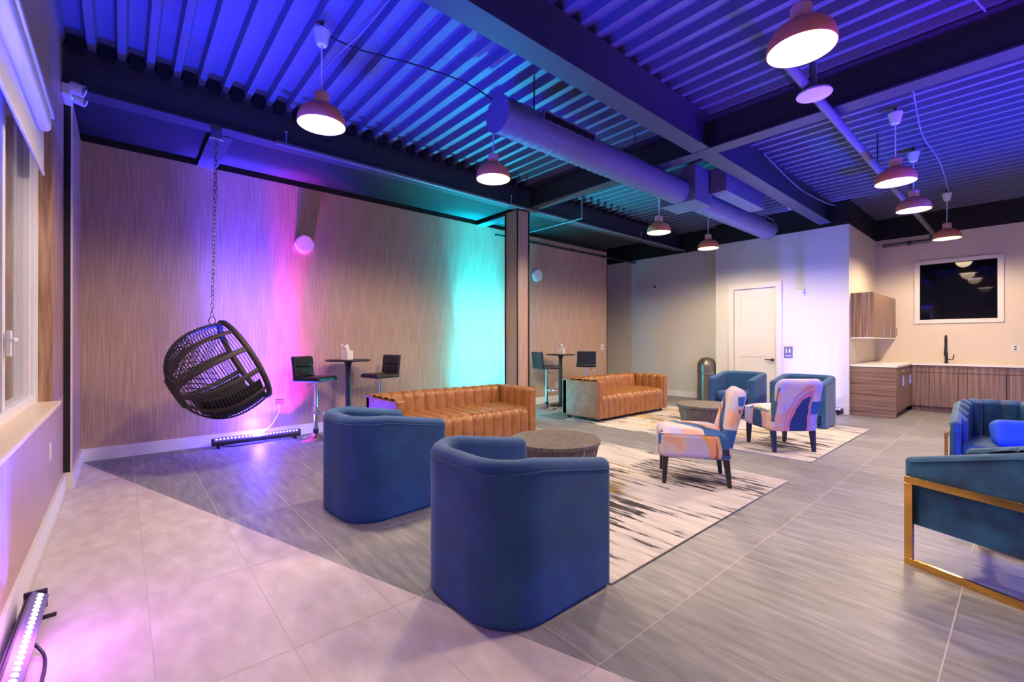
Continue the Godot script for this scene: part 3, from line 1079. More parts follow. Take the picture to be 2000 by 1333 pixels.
func bar_stool(at: Vector3, turn: float, label: String) -> void:
	var t := thing("bar_stool", label, "bar stool", at, turn, "black tufted bar stools")
	part("base", lt([[0.205, 0.0], [0.205, 0.008], [0.205, 0.008], [0.17, 0.022], [0.09, 0.045], [0.04, 0.07], [0.03, 0.09]], 40), M.chrome, t)
	part("column", lt([[0.028, 0.08], [0.028, 0.42], [0.028, 0.42], [0.034, 0.42], [0.034, 0.44], [0.022, 0.45], [0.022, 0.78]], 20), M.chrome, t)
	part("gaiter", lt([[0.036, 0.09], [0.036, 0.14]], 20), M.black_plastic, t)
	var fr := S()
	tube(fr, curve_pts([Vector3(0.03, 0.36, 0), Vector3(0.12, 0.36, -0.05), Vector3(0.11, 0.36, -0.17), Vector3(0, 0.36, -0.21), Vector3(-0.11, 0.36, -0.17), Vector3(-0.12, 0.36, -0.05), Vector3(-0.03, 0.36, 0)], 26), 0.010, 8)
	part("footrest", fr, M.chrome, t)
	part("lever", tb([Vector3(0.0, 0.77, 0), Vector3(0.13, 0.74, 0.02), Vector3(0.17, 0.69, 0.02)], 0.006, 6), M.chrome, t)
	part("mount_plate", bx(-0.09, 0.09, 0.775, 0.785, -0.09, 0.09), M.steel, t)
	var seat := S()
	for i in 2:
		for j in 2:
			rbox(seat, Vector3(-0.1 + 0.2 * i, 0.815, -0.10 + 0.19 * j), Vector3(0.2, 0.06, 0.19), 0.024)
	rbox(seat, Vector3(0, 0.802, 0), Vector3(0.41, 0.036, 0.40), 0.016)
	part("seat", seat, M.faux_leather, t)
	var b := Basis(Vector3.RIGHT, 0.12)
	var bk := S()
	for i in 3:
		for j in 2:
			rbox(bk, Vector3(-0.127 + 0.127 * i, 0.905 + 0.135 * j, 0.185 + 0.012 * j), Vector3(0.128, 0.136, 0.05), 0.02, b)
	rbox(bk, Vector3(0, 0.965, 0.205), Vector3(0.39, 0.30, 0.035), 0.016, b)
	rbox(bk, Vector3(0, 0.82, 0.185), Vector3(0.39, 0.07, 0.07), 0.03)
	part("backrest", bk, M.faux_leather, t)

func bar_table(at: Vector3, label: String) -> void:
	var t := thing("bar_table", label, "bar table", at, 0.0, "round black bar tables")
	part("tabletop", lt([[0.0, 1.035], [0.296, 1.035], [0.305, 1.042], [0.305, 1.052], [0.298, 1.058], [0.298, 1.058], [0.0, 1.058]], 48), M.black_plastic, t)
	part("column", lt([[0.04, 0.03], [0.036, 0.95], [0.05, 1.01], [0.085, 1.035]], 24), M.black_iron, t)
	part("base", lt([[0.22, 0.0], [0.22, 0.012], [0.22, 0.012], [0.19, 0.022], [0.06, 0.035], [0.04, 0.05]], 40), M.black_iron, t)

func tissue_box(at: Vector3, turn: float, label: String, m: Material) -> void:
	var t := thing("tissue_box", label, "tissue box", at, turn, "tissue boxes on the bar tables")
	part("carton", rb(Vector3(0, 0.065, 0), Vector3(0.115, 0.13, 0.115), 0.004), m, t)
	for k in 4:
		part("band", bx(-0.0585, 0.0585, 0.020 + 0.027 * k, 0.024 + 0.027 * k, -0.0585, 0.0585), M.white_gloss, t)
	var st := S()
	var rows := []
	for i in 9:
		var s := i / 8.0
		var row := PackedVector3Array()
		for j in 14:
			var a := TAU * j / 14
			var r := (0.022 + 0.045 * s) * (1 + 0.35 * sin(3 * a + 4 * s)) * (1.0 if s < 0.95 else 0.7)
			row.append(Vector3(r * cos(a) - 0.06 * s * s, 0.128 + 0.075 * s + 0.018 * s * sin(2 * a), 0.55 * r * sin(a)))
		rows.append(row)
	grid(st, rows, false, true, false)
	part("tissue", st, M.tissue, t)

func egg_chair() -> void:
	var t := thing("hanging_egg_chair", "dark wicker egg chair hanging on a chain before the purple-lit wall", "hanging chair", Vector3(0.73, 0, -5.46))
	var Rv := Vector3(0.7542, 0, 0.6567)
	var Fv := Vector3(0.6567, 0, -0.7542)
	var n := (Rv * 0.62 + Fv * 0.60 + Vector3.UP * 0.46).normalized()
	var e1 := (Vector3.UP - n * n.y).normalized()
	var e2 := n.cross(e1).normalized()
	var c := Vector3(0.035, 1.0, 0.0)
	var P := func(a: float, w: float, k: float) -> Vector3:
		var r := 0.485 * pow(maxf(0.0, 1 - pow(absf(a / (0.43 if a < 0 else 0.55)), 2.2)), 0.4545) * k
		return c + n * a * (k if a < 0 else 1.0) + (e1 * cos(w) + e2 * sin(w)) * r
	var a_rim := 0.25
	# rim
	var ring := []
	for k in 64:
		ring.append(P.call(a_rim, TAU * k / 64, 1.0))
	part("rim", tb(ring, 0.028, 10, true), M.wicker, t)
	var ring2 := []
	for k in 24:
		ring2.append(P.call(-0.415, TAU * k / 24, 1.0))
	part("back_hub", tb(ring2, 0.022, 8, true), M.wicker, t)
	# woven bands from the hub to the rim
	for b in 12:
		var w := TAU * (b + 0.35) / 12
		var st := S()
		var rows := []
		for i in 23:
			var s := float(i) / 22
			var ang := lerpf(-PI / 2 + 0.32, asin(a_rim / 0.55), s)
			var a := (0.43 if ang < 0 else 0.55) * sin(ang)
			var p: Vector3 = P.call(a, w, 1.0)
			var q: Vector3 = P.call(a + 0.004, w, 1.0)
			var tn := (q - p).normalized()
			var side := (-e1 * sin(w) + e2 * cos(w)).normalized()
			var out := tn.cross(side).normalized()
			var hw := 0.026
			var row := PackedVector3Array()
			for k in 8:
				var f := TAU * k / 8
				row.append(p + side * hw * cos(f) + out * 0.009 * sin(f))
			rows.append(row)
		grid(st, rows, false, true, true)
		part("woven_band", st, M.wicker, t)
	# strands round the basket
	var ws := S()
	for i in 24:
		var a := lerpf(-0.40, a_rim - 0.025, i / 23.0)
		var rg := []
		for k in 44:
			rg.append(P.call(a, TAU * k / 44, 1.0))
		tube(ws, rg, 0.0042, 4, true)
	part("wicker_strands", ws, M.wicker, t).set_meta("kind", "stuff")
	# diagonal lattice near the hub on the upper side
	var lt_ := S()
	for k in 22:
		for s in [-1, 1]:
			var rg := []
			for i in 12:
				var a := lerpf(-0.405, -0.1, i / 11.0)
				rg.append(P.call(a, -1.5 + 3.0 * k / 21 + s * (i / 11.0) * 0.5, 0.985))
			tube(lt_, rg, 0.0035, 4, false, false)
	part("lattice_strands", lt_, M.wicker, t).set_meta("kind", "stuff")
	# cushion on the lower inside
	var cu := S()
	var top_rows := []
	var bot_rows := []
	for i in 15:
		var u := 2.0 * i / 14 - 1
		var r0 := PackedVector3Array()
		var r1 := PackedVector3Array()
		for j in 19:
			var v := 2.0 * j / 18 - 1
			var a := lerpf(-0.34, 0.20, (u + 1) / 2)
			var w := PI + v * 1.15
			var f := pow(maxf(0.0, 1 - pow(absf(u), 5)), 0.5) * pow(maxf(0.0, 1 - pow(absf(v), 5)), 0.5)
			r0.append(P.call(a, w, 0.95))
			r1.append(P.call(a, w, 0.95 - 0.24 * f))
		bot_rows.append(r0)
		top_rows.append(r1)
	grid(cu, bot_rows, false, false, false)
	grid(cu, top_rows, false, false, true)
	part("cushion", cu, M.dark_cushion, t)
	# hook and chain
	var hang: Vector3 = P.call(a_rim - 0.08, 0.0, 1.0)
	var top := Vector3(0.0, 3.42, 0.0)
	hang = Vector3(hang.x, hang.y, hang.z)
	part("hook", tb(curve_pts([hang + Vector3(0, -0.02, 0), hang + Vector3(0.03, 0.03, 0), hang + Vector3(0, 0.08, 0), hang + Vector3(-0.03, 0.03, 0), hang + Vector3(0, -0.02, 0)], 20), 0.006, 6), M.dark_steel, t)
	var ch := S()
	var start := hang + Vector3(0, 0.08, 0)
	var cnt := int((top.y - start.y) / 0.042)
	for k in cnt:
		var m := start.lerp(top, (k + 0.5) / cnt)
		var sd := Rv if k % 2 == 0 else Fv
		var link := []
		for j in 10:
			var a := TAU * j / 10
			link.append(m + sd * 0.015 * cos(a) + Vector3.UP * 0.028 * sin(a))
		tube(ch, link, 0.0042, 5, true)
	part("chain", ch, M.steel, t).set_meta("kind", "stuff")
	var cl := S()
	box(cl, Vector3(0, 3.45, 0), Vector3(0.09, 0.10, 0.05))
	tube(cl, [Vector3(-0.06, 3.40, 0), Vector3(0.06, 3.40, 0)], 0.012, 8)
	part("beam_clamp", cl, M.steel, t)

func gold_chair(at: Vector3, turn: float, label: String) -> void:
	var t := thing("gold_frame_armchair", label, "armchair", at, turn, "gold framed channel armchairs")
	var hw := 0.36
	var hz := 0.38
	var path := u_path(hw - 0.02, hz, 0.30, 10)
	part("shell", shell(path, 0.07, 0.24, 0.63, 0.76, 0.24), M.teal_velvet, t)
	# vertical channels on the inner face of arms and back
	var fine := u_path(hw - 0.095, hz - 0.075, 0.24, 10)
	var pos := []
	var acc := [0.0]
	for i in fine.size():
		pos.append(fine[i][0])
		if i > 0:
			acc.append(acc[-1] + (fine[i][0] - fine[i - 1][0]).length())
	var nch := 13
	var L: float = acc[-1]
	var at_s := func(s: float) -> Array:
		for i in range(1, acc.size()):
			if s <= acc[i] + 1e-6:
				var f: float = (s - acc[i - 1]) / maxf(1e-6, acc[i] - acc[i - 1])
				return [fine[i - 1][0].lerp(fine[i][0], f), fine[i - 1][1].lerp(fine[i][1], f).normalized(), lerpf(fine[i - 1][2], fine[i][2], f)]
		return fine[-1]
	for k in nch:
		var st := S()
		var rows := []
		for i in 9:
			var v := i / 8.0
			var e: Array = at_s.call(L * (k + v) / nch)
			var s: float = e[2]
			var h := lerpf(0.63, 0.76, s)
			var bl := 0.03 * sqrt(maxf(0.0, 1 - pow(2 * v - 1, 2)))
			var row := PackedVector3Array()
			row.append(e[0] - e[1] * bl + Vector3(0, 0.36, 0))
			row.append(e[0] - e[1] * bl + Vector3(0, (h + 0.36) / 2, 0))
			for j in 6:
				var a := PI / 2 * j / 5.0
				row.append(e[0] - e[1] * (bl * cos(a) - 0.05 * sin(a) * 0.7) + Vector3(0, h - 0.03 + (0.032 + bl * 0.4) * sin(a), 0))
			rows.append(row)
		grid(st, rows, false, false, true)
		part("channel", st, M.teal_velvet, t)
	part("seat_cushion", rb(Vector3(0, 0.375, -0.06), Vector3(2 * hw - 0.15, 0.13, 2 * hz - 0.14), 0.05), M.teal_velvet, t)
	part("seat_base", rb(Vector3(0, 0.27, -0.02), Vector3(2 * hw - 0.14, 0.10, 2 * hz - 0.12), 0.02), M.teal_velvet, t)
	var pp := []
	for e in path:
		var s: float = e[2]
		pp.append(e[0] + e[1] * 0.001 + Vector3(0, lerpf(0.63, 0.76, s) - 0.03, 0))
	part("piping", tb(pp, 0.005, 6), M.teal_velvet, t)
	# square gold loops at both sides
	for s in [-1, 1]:
		var g := S()
		var x: float = s * (hw + 0.002)
		var bw := 0.042
		for q in [[Vector3(x, bw / 2, 0), Vector3(0.02, bw, 2 * hz + 0.04)], [Vector3(x, 0.52 - bw / 2, 0), Vector3(0.02, bw, 2 * hz + 0.04)], [Vector3(x, 0.26, -hz - 0.02 + bw / 2), Vector3(0.02, 0.52 - 2 * bw, bw)], [Vector3(x, 0.26, hz + 0.02 - bw / 2), Vector3(0.02, 0.52 - 2 * bw, bw)]]:
			rbox(g, q[0], q[1], 0.002, Basis(), 1)
		part("gold_frame", g, M.gold, t)

func rug(x0: float, x1: float, z0: float, z1: float, label: String, k: int) -> void:
	var t := thing("area_rug", label, "rug", Vector3((x0 + x1) / 2, 0, (z0 + z1) / 2), 0.0, "abstract streaked area rugs")
	var hx := (x1 - x0) / 2
	var hz := (z1 - z0) / 2
	var st := S()
	quad(st, Vector3(-hx, 0.011, hz), Vector3(hx, 0.011, hz), Vector3(hx, 0.011, -hz), Vector3(-hx, 0.011, -hz))
	part("pile", st, M["rug_%d" % k], t)
	part("backing", bx(-hx, hx, 0.001, 0.0105, -hz, hz), M.rug_back, t)
	var b := S()
	tube(b, [Vector3(-hx, 0.006, -hz), Vector3(hx, 0.006, -hz), Vector3(hx, 0.006, hz), Vector3(-hx, 0.006, hz), Vector3(-hx, 0.006, -hz)], 0.0055, 6)
	part("binding", b, M.rug_edge, t)

# ------------------------------------------------------------------ kitchen
func pull(st: SurfaceTool, a: Vector3, b: Vector3, out: Vector3) -> void:
	tube(st, [a + out * 0.03, b + out * 0.03], 0.009, 8)
	tube(st, [a.lerp(b, 0.1), a.lerp(b, 0.1) + out * 0.03], 0.005, 6)
	tube(st, [a.lerp(b, 0.9), a.lerp(b, 0.9) + out * 0.03], 0.005, 6)

func kitchen() -> void:
	# leg of the L along the side wall, doors facing +z at z = -1.45
	var xs := [9.92, 10.66, 11.4]
	for k in 2:
		var x0: float = xs[k]
		var x1: float = xs[k + 1]
		var lab: String = ["wood base cabinet with striped end panel at the end of the counter", "wood base cabinet in the inner corner beside the end cabinet"][k]
		var t := thing("base_cabinet", lab, "cabinet", Vector3(x0, 0, -2.085), 0.0, "kitchen base cabinets")
		part("body", bx(0.0, x1 - x0 - 0.002, 0.1, 0.87, 0.0, 0.615), M.cabinet_core, t)
		part("toe_kick", bx(0.0, x1 - x0 - 0.002, 0.0, 0.1, 0.0, 0.56), M.kitchen_wood, t)
		if k == 0:
			part("end_panel", bx(-0.02, -0.001, 0.0, 0.87, 0.0, 0.635), M.kitchen_wood_flat, t)
		var dr := part("drawer_front", bx(0.003, x1 - x0 - 0.005, 0.742, 0.865, 0.616, 0.634), M.kitchen_wood, t)
		var ps := S()
		pull(ps, Vector3(0.24, 0.80, 0.634), Vector3(0.46, 0.80, 0.634), Vector3.BACK)
		part("pull", ps, M.chrome, dr)
		var w := (x1 - x0 - 0.008) / 2
		for i in 2:
			var dx := 0.003 + i * (w + 0.003)
			var dd := part("door", bx(dx, dx + w - 0.005, 0.105, 0.734, 0.616, 0.634), M.kitchen_wood, t)
			var px := S()
			var hx := dx + (w - 0.05 if i == 0 else 0.05)
			pull(px, Vector3(hx, 0.54, 0.634), Vector3(hx, 0.70, 0.634), Vector3.BACK)
			part("pull", px, M.chrome, dd)
	# run along the kitchen wall, doors facing -x at x = 11.4
	var zs := [-1.45, -0.22, 0.5, 1.22]
	var labs := ["wide wood sink cabinet with two doors under the dark window", "wood base cabinet with a drawer pull right of the sink cabinet", "wood base cabinet at the right end of the kitchen counter"]
	for k in 3:
		var z0: float = zs[k]
		var z1: float = zs[k + 1]
		var t := thing("base_cabinet", labs[k], "cabinet", Vector3(11.4, 0, z0), 0.0, "kitchen base cabinets")
		part("body", bx(0.02, 0.59, 0.1, 0.87, 0.0, z1 - z0 - 0.002), M.cabinet_core, t)
		part("toe_kick", bx(0.07, 0.59, 0.0, 0.1, 0.0, z1 - z0 - 0.002), M.kitchen_wood, t)
		var dr := part("drawer_front", bx(0.0, 0.018, 0.742, 0.865, 0.003, z1 - z0 - 0.005), M.kitchen_wood, t)
		if k > 0:
			var ps := S()
			pull(ps, Vector3(0.0, 0.83, 0.06), Vector3(0.0, 0.83, 0.24), Vector3.LEFT)
			part("pull", ps, M.chrome, dr)
		var off := 0.06 if k == 0 else 0.003
		if k == 0:
			part("filler", bx(0.0, 0.018, 0.105, 0.737, 0.003, 0.055), M.kitchen_wood, t)
		var w := (z1 - z0 - off - 0.004) / 2
		for i in 2:
			var dz := off + i * w
			var dd := part("door", bx(0.0, 0.018, 0.105, 0.734, dz, dz + w - 0.007), M.kitchen_wood, t)
			if k > 0:
				var px := S()
				var hz := dz + (w - 0.05 if i == 0 else 0.05)
				pull(px, Vector3(0, 0.54, hz), Vector3(0, 0.70, hz), Vector3.LEFT)
				part("pull", px, M.chrome, dd)
	var ct := S()
	box(ct, Vector3((9.885 + 12.0) / 2, 0.888, (-2.09 - 1.435) / 2), Vector3(12.0 - 9.885, 0.034, 0.655))
	box(ct, Vector3((11.375 + 12.0) / 2, 0.888, (-1.435 + 1.25) / 2), Vector3(0.625, 0.034, 2.685))
	tag(part("countertop", ct, M.quartz, self), "white stone L-shaped countertop over the wood base cabinets", "countertop")
	# wall cabinet
	var u := thing("wall_cabinet", "wood wall cabinet with three doors above the counter corner", "cabinet", Vector3(9.95, 1.39, -2.088))
	part("body", bx(0.0, 2.03, 0.0, 0.80, 0.0, 0.305), M.kitchen_wood, u)
	part("light_rail", bx(-0.005, 2.03, -0.02, 0.0, 0.0, 0.32), M.quartz, u)
	for i in 3:
		var x0 := 0.003 + 0.676 * i
		var dd := part("door", bx(x0, x0 + 0.670, 0.003, 0.797, 0.306, 0.324), M.kitchen_wood, u)
		var ps := S()
		pull(ps, Vector3(x0 + 0.60, 0.04, 0.324), Vector3(x0 + 0.60, 0.20, 0.324), Vector3.BACK)
		part("pull", ps, M.chrome, dd)
	# faucet
	var f := thing("kitchen_faucet", "tall black spring faucet on the white countertop", "faucet", Vector3(11.80, 0.905, -1.0))
	part("body", lt([[0.0, 0.0], [0.03, 0.0], [0.03, 0.01], [0.022, 0.015], [0.022, 0.2], [0.0, 0.2]], 18), M.black_iron, f)
	part("spout", tb(poly_path([Vector3(0, 0.18, 0), Vector3(0, 0.52, 0), Vector3(-0.16, 0.52, 0), Vector3(-0.16, 0.26, 0)], 0.079, 8), 0.014, 10), M.black_iron, f)
	part("spray_head", lt([[0.0, 0.14], [0.02, 0.14], [0.022, 0.2], [0.016, 0.28], [0.0, 0.28]], 16, Vector3(-0.16, 0, 0)), M.black_iron, f)
	part("lever", tb(poly_path([Vector3(0, 0.07, 0.02), Vector3(0, 0.07, 0.09), Vector3(0, 0.16, 0.10)], 0.02), 0.009, 8), M.black_iron, f)
	# dark interior window in the kitchen wall
	var w := struct("window_2", bx(12.04, 12.05, 1.74, 2.84, -1.40, -0.34), M.dark_glass)
	for q in [[1.67, 1.745, -1.475, -0.265], [2.835, 2.91, -1.475, -0.265]]:
		part("casing", bx(11.975, 12.0, q[0], q[1], q[2], q[3]), M.white_trim, w)
	for q in [[-1.475, -1.395], [-0.345, -0.265]]:
		part("casing", bx(11.974, 12.0, 1.67, 2.91, q[0], q[1]), M.white_trim, w)
	struct("wall_behind_window", bx(12.13, 12.2, 1.5, 3.1, -1.7, 0.0), M.black_paint)

# ------------------------------------------------------------------ small fittings
func wall_plate(label: String, at: Vector3, size: Vector3, holes: int, called := "wall_outlet") -> void:
	var t := thing(called, label, "outlet" if called == "wall_outlet" else "control", at)
	part("plate", rb(Vector3.ZERO, size, 0.003), M.sign_grey if size.x > size.y else M.white_gloss, t)
	var thin := 0 if size.x < size.z else 2
	for k in holes:
		var s := Vector3(0.03, 0.03, 0.03)
		s[thin] = size[thin] + 0.003
		part("socket", rb(Vector3(0, (k - (holes - 1) / 2.0) * 0.045, 0), s, 0.001), M.sign_grey, t)

func fittings() -> void:
	for a in [[1.955, "round white wall speaker on the wood wall above the first bar table"], [6.56, "round white wall speaker on the wood wall beyond the column"]]:
		var t := thing("wall_speaker", a[1], "speaker", Vector3(a[0], 2.70, -6.75), 0.0, "round wall speakers")
		var st := S()
		tube(st, [Vector3(0, 0, 0), Vector3(0, 0, 0.05)], 0.125, 36)
		part("bezel", st, M.white_gloss, t)
		part("grille", tb([Vector3(0, 0, 0.049), Vector3(0, 0, 0.054)], 0.108, 36), M.vinyl, t)
	wall_plate("small dark double outlet on the wood wall above the LED bar", Vector3(1.64, 0.48, -6.747), Vector3(0.115, 0.07, 0.008), 1)
	wall_plate("white wall outlet low on the wood wall by the second bar table", Vector3(7.17, 0.37, -6.747), Vector3(0.075, 0.12, 0.008), 2)
	wall_plate("white thermostat plate at the end of the wood wall", Vector3(8.77, 1.18, -6.745), Vector3(0.1, 0.13, 0.014), 1, "thermostat")
	wall_plate("white double outlet on the kitchen wall right of the faucet", Vector3(11.997, 1.2, -0.13), Vector3(0.008, 0.12, 0.12), 2)
	var cb := part("plug_cable", tb(curve_pts([Vector3(1.62, 0.46, -6.735), Vector3(1.62, 0.36, -6.70), Vector3(1.52, 0.2, -6.66), Vector3(1.42, 0.09, -6.69), Vector3(1.44, 0.02, -6.68)], 20), 0.006, 6), M.white_gloss, self)
	cb.name = "plug_cable"
	tag(cb, "white power cord from the wood wall outlet down to the LED bar", "cord")
	# camera on the far wall
	var c := thing("security_camera", "small white dome camera high on the far grey wall", "camera", Vector3(10.1, 2.70, -6.10))
	part("mount", rb(Vector3(-0.02, 0, 0), Vector3(0.04, 0.1, 0.1), 0.01), M.white_gloss, c)
	part("lens", tb([Vector3(-0.04, -0.01, 0), Vector3(-0.075, -0.02, 0)], 0.028, 14), M.black_plastic, c)
	# strobe on the door wall
	var s := thing("fire_strobe", "white fire alarm strobe on the wall right of the door", "alarm", Vector3(9.83, 2.26, -2.85))
	part("base", rb(Vector3(-0.02, 0, 0), Vector3(0.04, 0.12, 0.14), 0.02), M.white_gloss, s)
	part("lens", rb(Vector3(-0.05, -0.01, 0), Vector3(0.03, 0.05, 0.09), 0.012), M.clear_lens, s)
	# restroom sign with pictograms
	var g := thing("restroom_sign", "grey restroom sign with white pictograms beside the door", "sign", Vector3(9.828, 1.10, -3.06))
	part("panel", rb(Vector3.ZERO, Vector3(0.008, 0.22, 0.15), 0.003), M.sign_grey, g)
	for k in 2:
		var st := S()
		var z := -0.035 + 0.06 * k
		tube(st, [Vector3(-0.004, 0.072, z), Vector3(-0.006, 0.072, z)], 0.011, 12)
		box(st, Vector3(-0.005, 0.038, z), Vector3(0.002, 0.04, 0.022 if k == 0 else 0.03))
		for e in [-1, 1]:
			box(st, Vector3(-0.005, 0.004, z + e * 0.006), Vector3(0.002, 0.034, 0.008))
		part("pictogram", st, M.sign_white, g)
	part("pictogram_bar", bx(-0.006, -0.004, 0.0, 0.075, -0.0065, -0.0045), M.sign_white, g)
	part("braille_line", bx(-0.006, -0.004, -0.07, -0.055, -0.05, 0.05), M.sign_white, g)
	# emergency light on the pilaster
	var e := thing("emergency_light", "white twin-head emergency light with a green lamp high by the window", "emergency light", Vector3(-0.36, 3.46, -5.45))
	part("housing", rb(Vector3(0.0, 0.0, -0.02), Vector3(0.06, 0.10, 0.26), 0.012), M.white_gloss, e)
	for z in [-0.14, 0.07]:
		var hd := S()
		tube(hd, [Vector3(0.03, 0.04, z), Vector3(0.11, 0.015, z + 0.02)], 0.05, 16)
		var ho := part("lamp_head", hd, M.white_gloss, e)
		part("reflector", tb([Vector3(0.108, 0.016, z + 0.02), Vector3(0.114, 0.014, z + 0.02)], 0.044, 16), M.chrome, ho)
	part("indicator", rb(Vector3(0.033, -0.03, 0.0), Vector3(0.006, 0.008, 0.008), 0.002), M.green_led, e)
	# roller blind
	var b := thing("roller_blind", "beige roller blind half lowered in the window under a white cassette", "blind", Vector3(-0.40, 2.5, -3.4))
	part("fabric", bx(-0.022, -0.018, 0.0, 0.42, -1.17, 0.95), M.blind, b)
	part("bottom_bar", rb(Vector3(-0.02, 0.0, -0.11), Vector3(0.014, 0.03, 2.12), 0.005), M.blind, b)
	part("cassette", rb(Vector3(0.008, 0.255, 0.035), Vector3(0.075, 0.10, 1.87), 0.035), M.white_gloss, b)
	part("mounting_rail", bx(0.012, 0.055, 0.315, 0.345, -0.92, 1.0), M.white_trim, b)
	# trash can
	var tr := thing("trash_can", "round metal trash can with a dome lid in the far corner", "trash can", Vector3(9.86, 0, -4.70))
	part("can", lt([[0.0, 0.0], [0.185, 0.0], [0.185, 0.0], [0.19, 0.02], [0.19, 0.60], [0.185, 0.62]], 32), M.dark_steel, tr)
	part("lid", lt([[0.195, 0.60], [0.195, 0.78], [0.18, 0.86], [0.13, 0.93], [0.07, 0.96], [0.0, 0.97]], 32), M.dark_steel, tr)
	part("rim_band", tb(ring_pts(0.195, 0.61, 32), 0.008, 6, true), M.chrome, tr)
	var fl := S()
	var rows := []
	for i in 7:
		var row := PackedVector3Array()
		for j in 4:
			var a := PI + lerpf(-0.75, 0.75, i / 6.0) - 0.3
			row.append(Vector3(0.197 * cos(a), 0.66 + 0.045 * j, -0.197 * sin(a)))
		rows.append(row)
	grid(fl, rows)
	part("flap", fl, M.steel, tr)

func ring_pts(r: float, y: float, n: int) -> Array:
	var o := []
	for k in n:
		o.append(Vector3(r * cos(TAU * k / n), y, r * sin(TAU * k / n)))
	return o

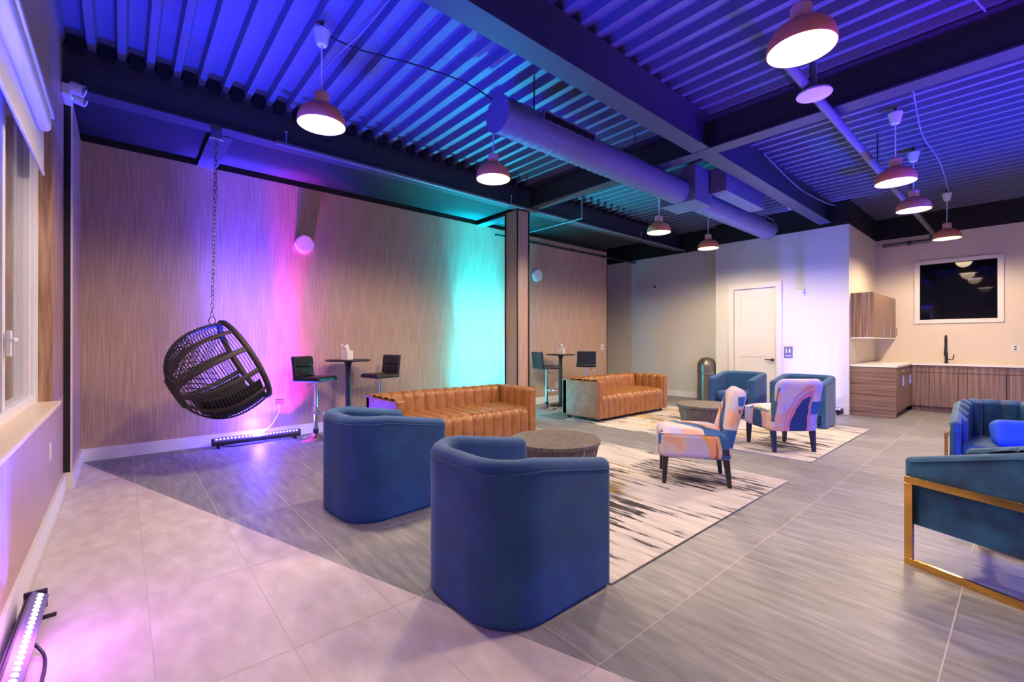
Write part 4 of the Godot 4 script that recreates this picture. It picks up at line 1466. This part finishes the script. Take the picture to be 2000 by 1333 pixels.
# ------------------------------------------------------------------ scene
func _ready() -> void:
	var cam := Camera3D.new()
	cam.name = "camera"
	add_child(cam)
	cam.position = Vector3(0, 1.31, 0)
	cam.rotation_degrees = Vector3(0.1, -41.05, 0)
	cam.fov = 74.58
	cam.near = 0.05
	cam.current = true
	var env := Environment.new()
	env.background_mode = Environment.BG_COLOR
	env.background_color = Color(0.01, 0.012, 0.02)
	env.tonemap_mode = Environment.TONE_MAPPER_LINEAR
	env.tonemap_exposure = 1.0
	env.sdfgi_enabled = true
	env.ssao_enabled = true
	env.ssil_enabled = true
	var we := WorldEnvironment.new()
	we.name = "environment"
	we.environment = env
	add_child(we)
	PEND = 7.6
	make_materials()
	# LED bars with their light
	var violet := Color(0.30, 0.22, 1.0)
	var blue := Color(0.03, 0.14, 1.0)
	var pink := Color(0.75, 0.14, 0.7)
	var cyan := Color(0.0, 0.85, 1.0)
	var ice := Color(0.34, 0.38, 1.0)
	led_bar("LED wash bar glowing violet at the foot of the wall under the egg chair", Vector3(1.34, 0, -6.56), 0.0, Color(0.75, 0.7, 1.0), [violet, violet, violet, violet, pink], 26.0, blue, 60.0, 0.42, 40.0, violet, 2.0)
	led_bar("LED wash bar glowing cyan on the floor behind the first sofa", Vector3(5.08, 0, -6.56), 0.0, Color(0.6, 0.95, 1.0), [cyan, cyan, cyan, cyan, cyan], 24.0, cyan, 60.0, 0.45, 40.0, cyan, 2.6)
	led_bar("LED wash bar glowing white on the floor under the window sill", Vector3(-0.31, 0, -2.62), PI / 2, Color(0.85, 0.85, 1.0), [violet, pink, blue, blue, violet], 3.0, blue, 90.0, 0.30, 44.0, Color(0.85, 0.45, 1.0), 0.2)
	led_bar("LED wash bar glowing ice blue at the wall behind the far barrel chairs", Vector3(9.70, 0, -2.66), -PI / 2, Color(0.8, 0.85, 1.0), [ice, ice, ice, ice, ice], 2.4, ice, 20.0, 0.3, 40.0, ice, 0.3)
	led_bar("LED wash bar glowing purple on the floor beside the gold framed armchair", Vector3(4.25, 0, 0.95), PI, Color(0.8, 0.6, 1.0), [violet, pink, violet], 2.0, Color(0.4, 0.08, 1.0), 50.0, 0.35, 44.0, blue, 5.0)
	led_bar("LED wash bar glowing blue on the floor by the kitchen end", Vector3(6.6, 0, 1.45), PI, Color(0.5, 0.55, 1.0), [blue, blue, violet], 4.0, blue, 110.0, 0.35, 46.0, blue, 1.0)
	print("materials done")
	build_floor()
	build_walls()
	build_door()
	build_ceiling()
	build_services()
	print("structure done")
	var rows := [
		[1.21, -3.72, "terracotta pendant lamp hanging before the egg chair side of the wood wall"],
		[3.0, -3.75, "terracotta pendant lamp hanging over the first leather sofa's coffee table, under the duct end"],
		[6.46, -3.85, "terracotta pendant lamp hanging next to the plenum box over the second sofa"],
		[8.25, -3.9, "terracotta pendant lamp hanging over the far barrel chair before the white door wall"],
		[3.05, -0.88, "terracotta pendant lamp hanging beside the round white ceiling dish, near the gold framed armchair"],
		[6.38, -0.94, "terracotta pendant lamp just past the big cross beam towards the kitchen"],
		[7.9, -0.98, "terracotta pendant lamp hanging midway between the cross beam and the kitchen"],
		[10.5, -0.88, "terracotta pendant lamp hanging right in front of the kitchen counter"]]
	for r in rows:
		pendant(Vector3(r[0], 3.05, r[1]), r[2])
	sofa(Vector3(3.23, 0.012, -4.79), PI, "caramel leather channel sofa beside the wood clad column, before the cyan wall light", 2.06)
	sofa(Vector3(6.78, 0.012, -4.88), PI, "caramel leather channel sofa with cyan light on its side, farther along past the column", 2.07)
	rug(1.99, 4.70, -5.1, -1.47, "cream abstract rug with black and gold streaks under the nearer coffee table", 0)
	rug(5.62, 8.40, -5.1, -1.53, "cream abstract rug with brown and gold streaks under the farther coffee table", 1)
	barrel_chair(Vector3(1.59, 0, -1.85), -PI / 2, "blue velvet barrel chair with its back to the pale tiles, standing across their edge")
	barrel_chair(Vector3(1.57, 0, -3.46), -PI / 2 + 0.06, "blue velvet barrel chair with its back turned, before the left end of the first sofa")
	barrel_chair(Vector3(8.22, 0.012, -3.32), PI / 2, "blue velvet barrel chair facing the room in front of the white door")
	barrel_chair(Vector3(8.22, 0.012, -2.33), PI / 2, "blue velvet barrel chair behind the patterned chair with the arch print, by the lit wall")
	drum_table(Vector3(2.97, 0.012, -2.82), "round drum coffee table with grey wood top before the first sofa")
	drum_table(Vector3(6.22, 0.012, -2.95), "round dark drum coffee table behind the nearer patterned chair")
	slipper_chair(Vector3(4.13, 0.012, -2.07), atan2(0.548, 0.836), "slipper chair with orange and blue swirl print seen from its side", 0)
	slipper_chair(Vector3(6.13, 0.012, -1.99), atan2(-0.64, 0.77), "slipper chair with navy and pink arch print seen from behind", 1)
	egg_chair()
	bar_stool(Vector3(1.97, 0, -6.28), -2.5, "black bar stool beside the violet LED bar, left of the first bar table")
	bar_table(Vector3(2.43, 0, -6.34), "round black bar table between two stools near the egg chair")
	bar_stool(Vector3(2.88, 0, -6.28), 1.75, "black bar stool partly hidden behind the end of the first sofa")
	bar_stool(Vector3(6.25, 0, -6.15), -1.85, "bar stool lit cyan beside the column")
	bar_table(Vector3(6.79, 0, -6.28), "round black bar table behind the second sofa")
	bar_stool(Vector3(7.40, 0, -6.12), -0.82, "black bar stool showing its tufted back behind the second sofa")
	tissue_box(Vector3(2.40, 1.058, -6.30), 0.5, "white tissue box on the bar table near the egg chair", M.tissue_box)
	tissue_box(Vector3(6.79, 1.058, -6.26), 0.4, "tan tissue box on the bar table behind the second sofa", M.tissue_box_tan)
	gold_chair(Vector3(3.69, 0, 0.03), atan2(-0.366, 0.93), "teal velvet armchair on a square gold frame, seen from its side")
	gold_chair(Vector3(5.80, 0, -0.10), PI / 2, "blue channel back armchair facing the gold framed chair before the kitchen")
	var cu := thing("throw_cushion", "bright blue throw cushion on the channel back armchair", "cushion", Vector3(5.52, 0.445, -0.03), 0.4)
	part("cover", rb(Vector3(0, 0.11, 0), Vector3(0.14, 0.22, 0.36), 0.06, Basis(Vector3.BACK, -0.35)), M.blue_cushion, cu)
	kitchen()
	fittings()
	print("objects done")
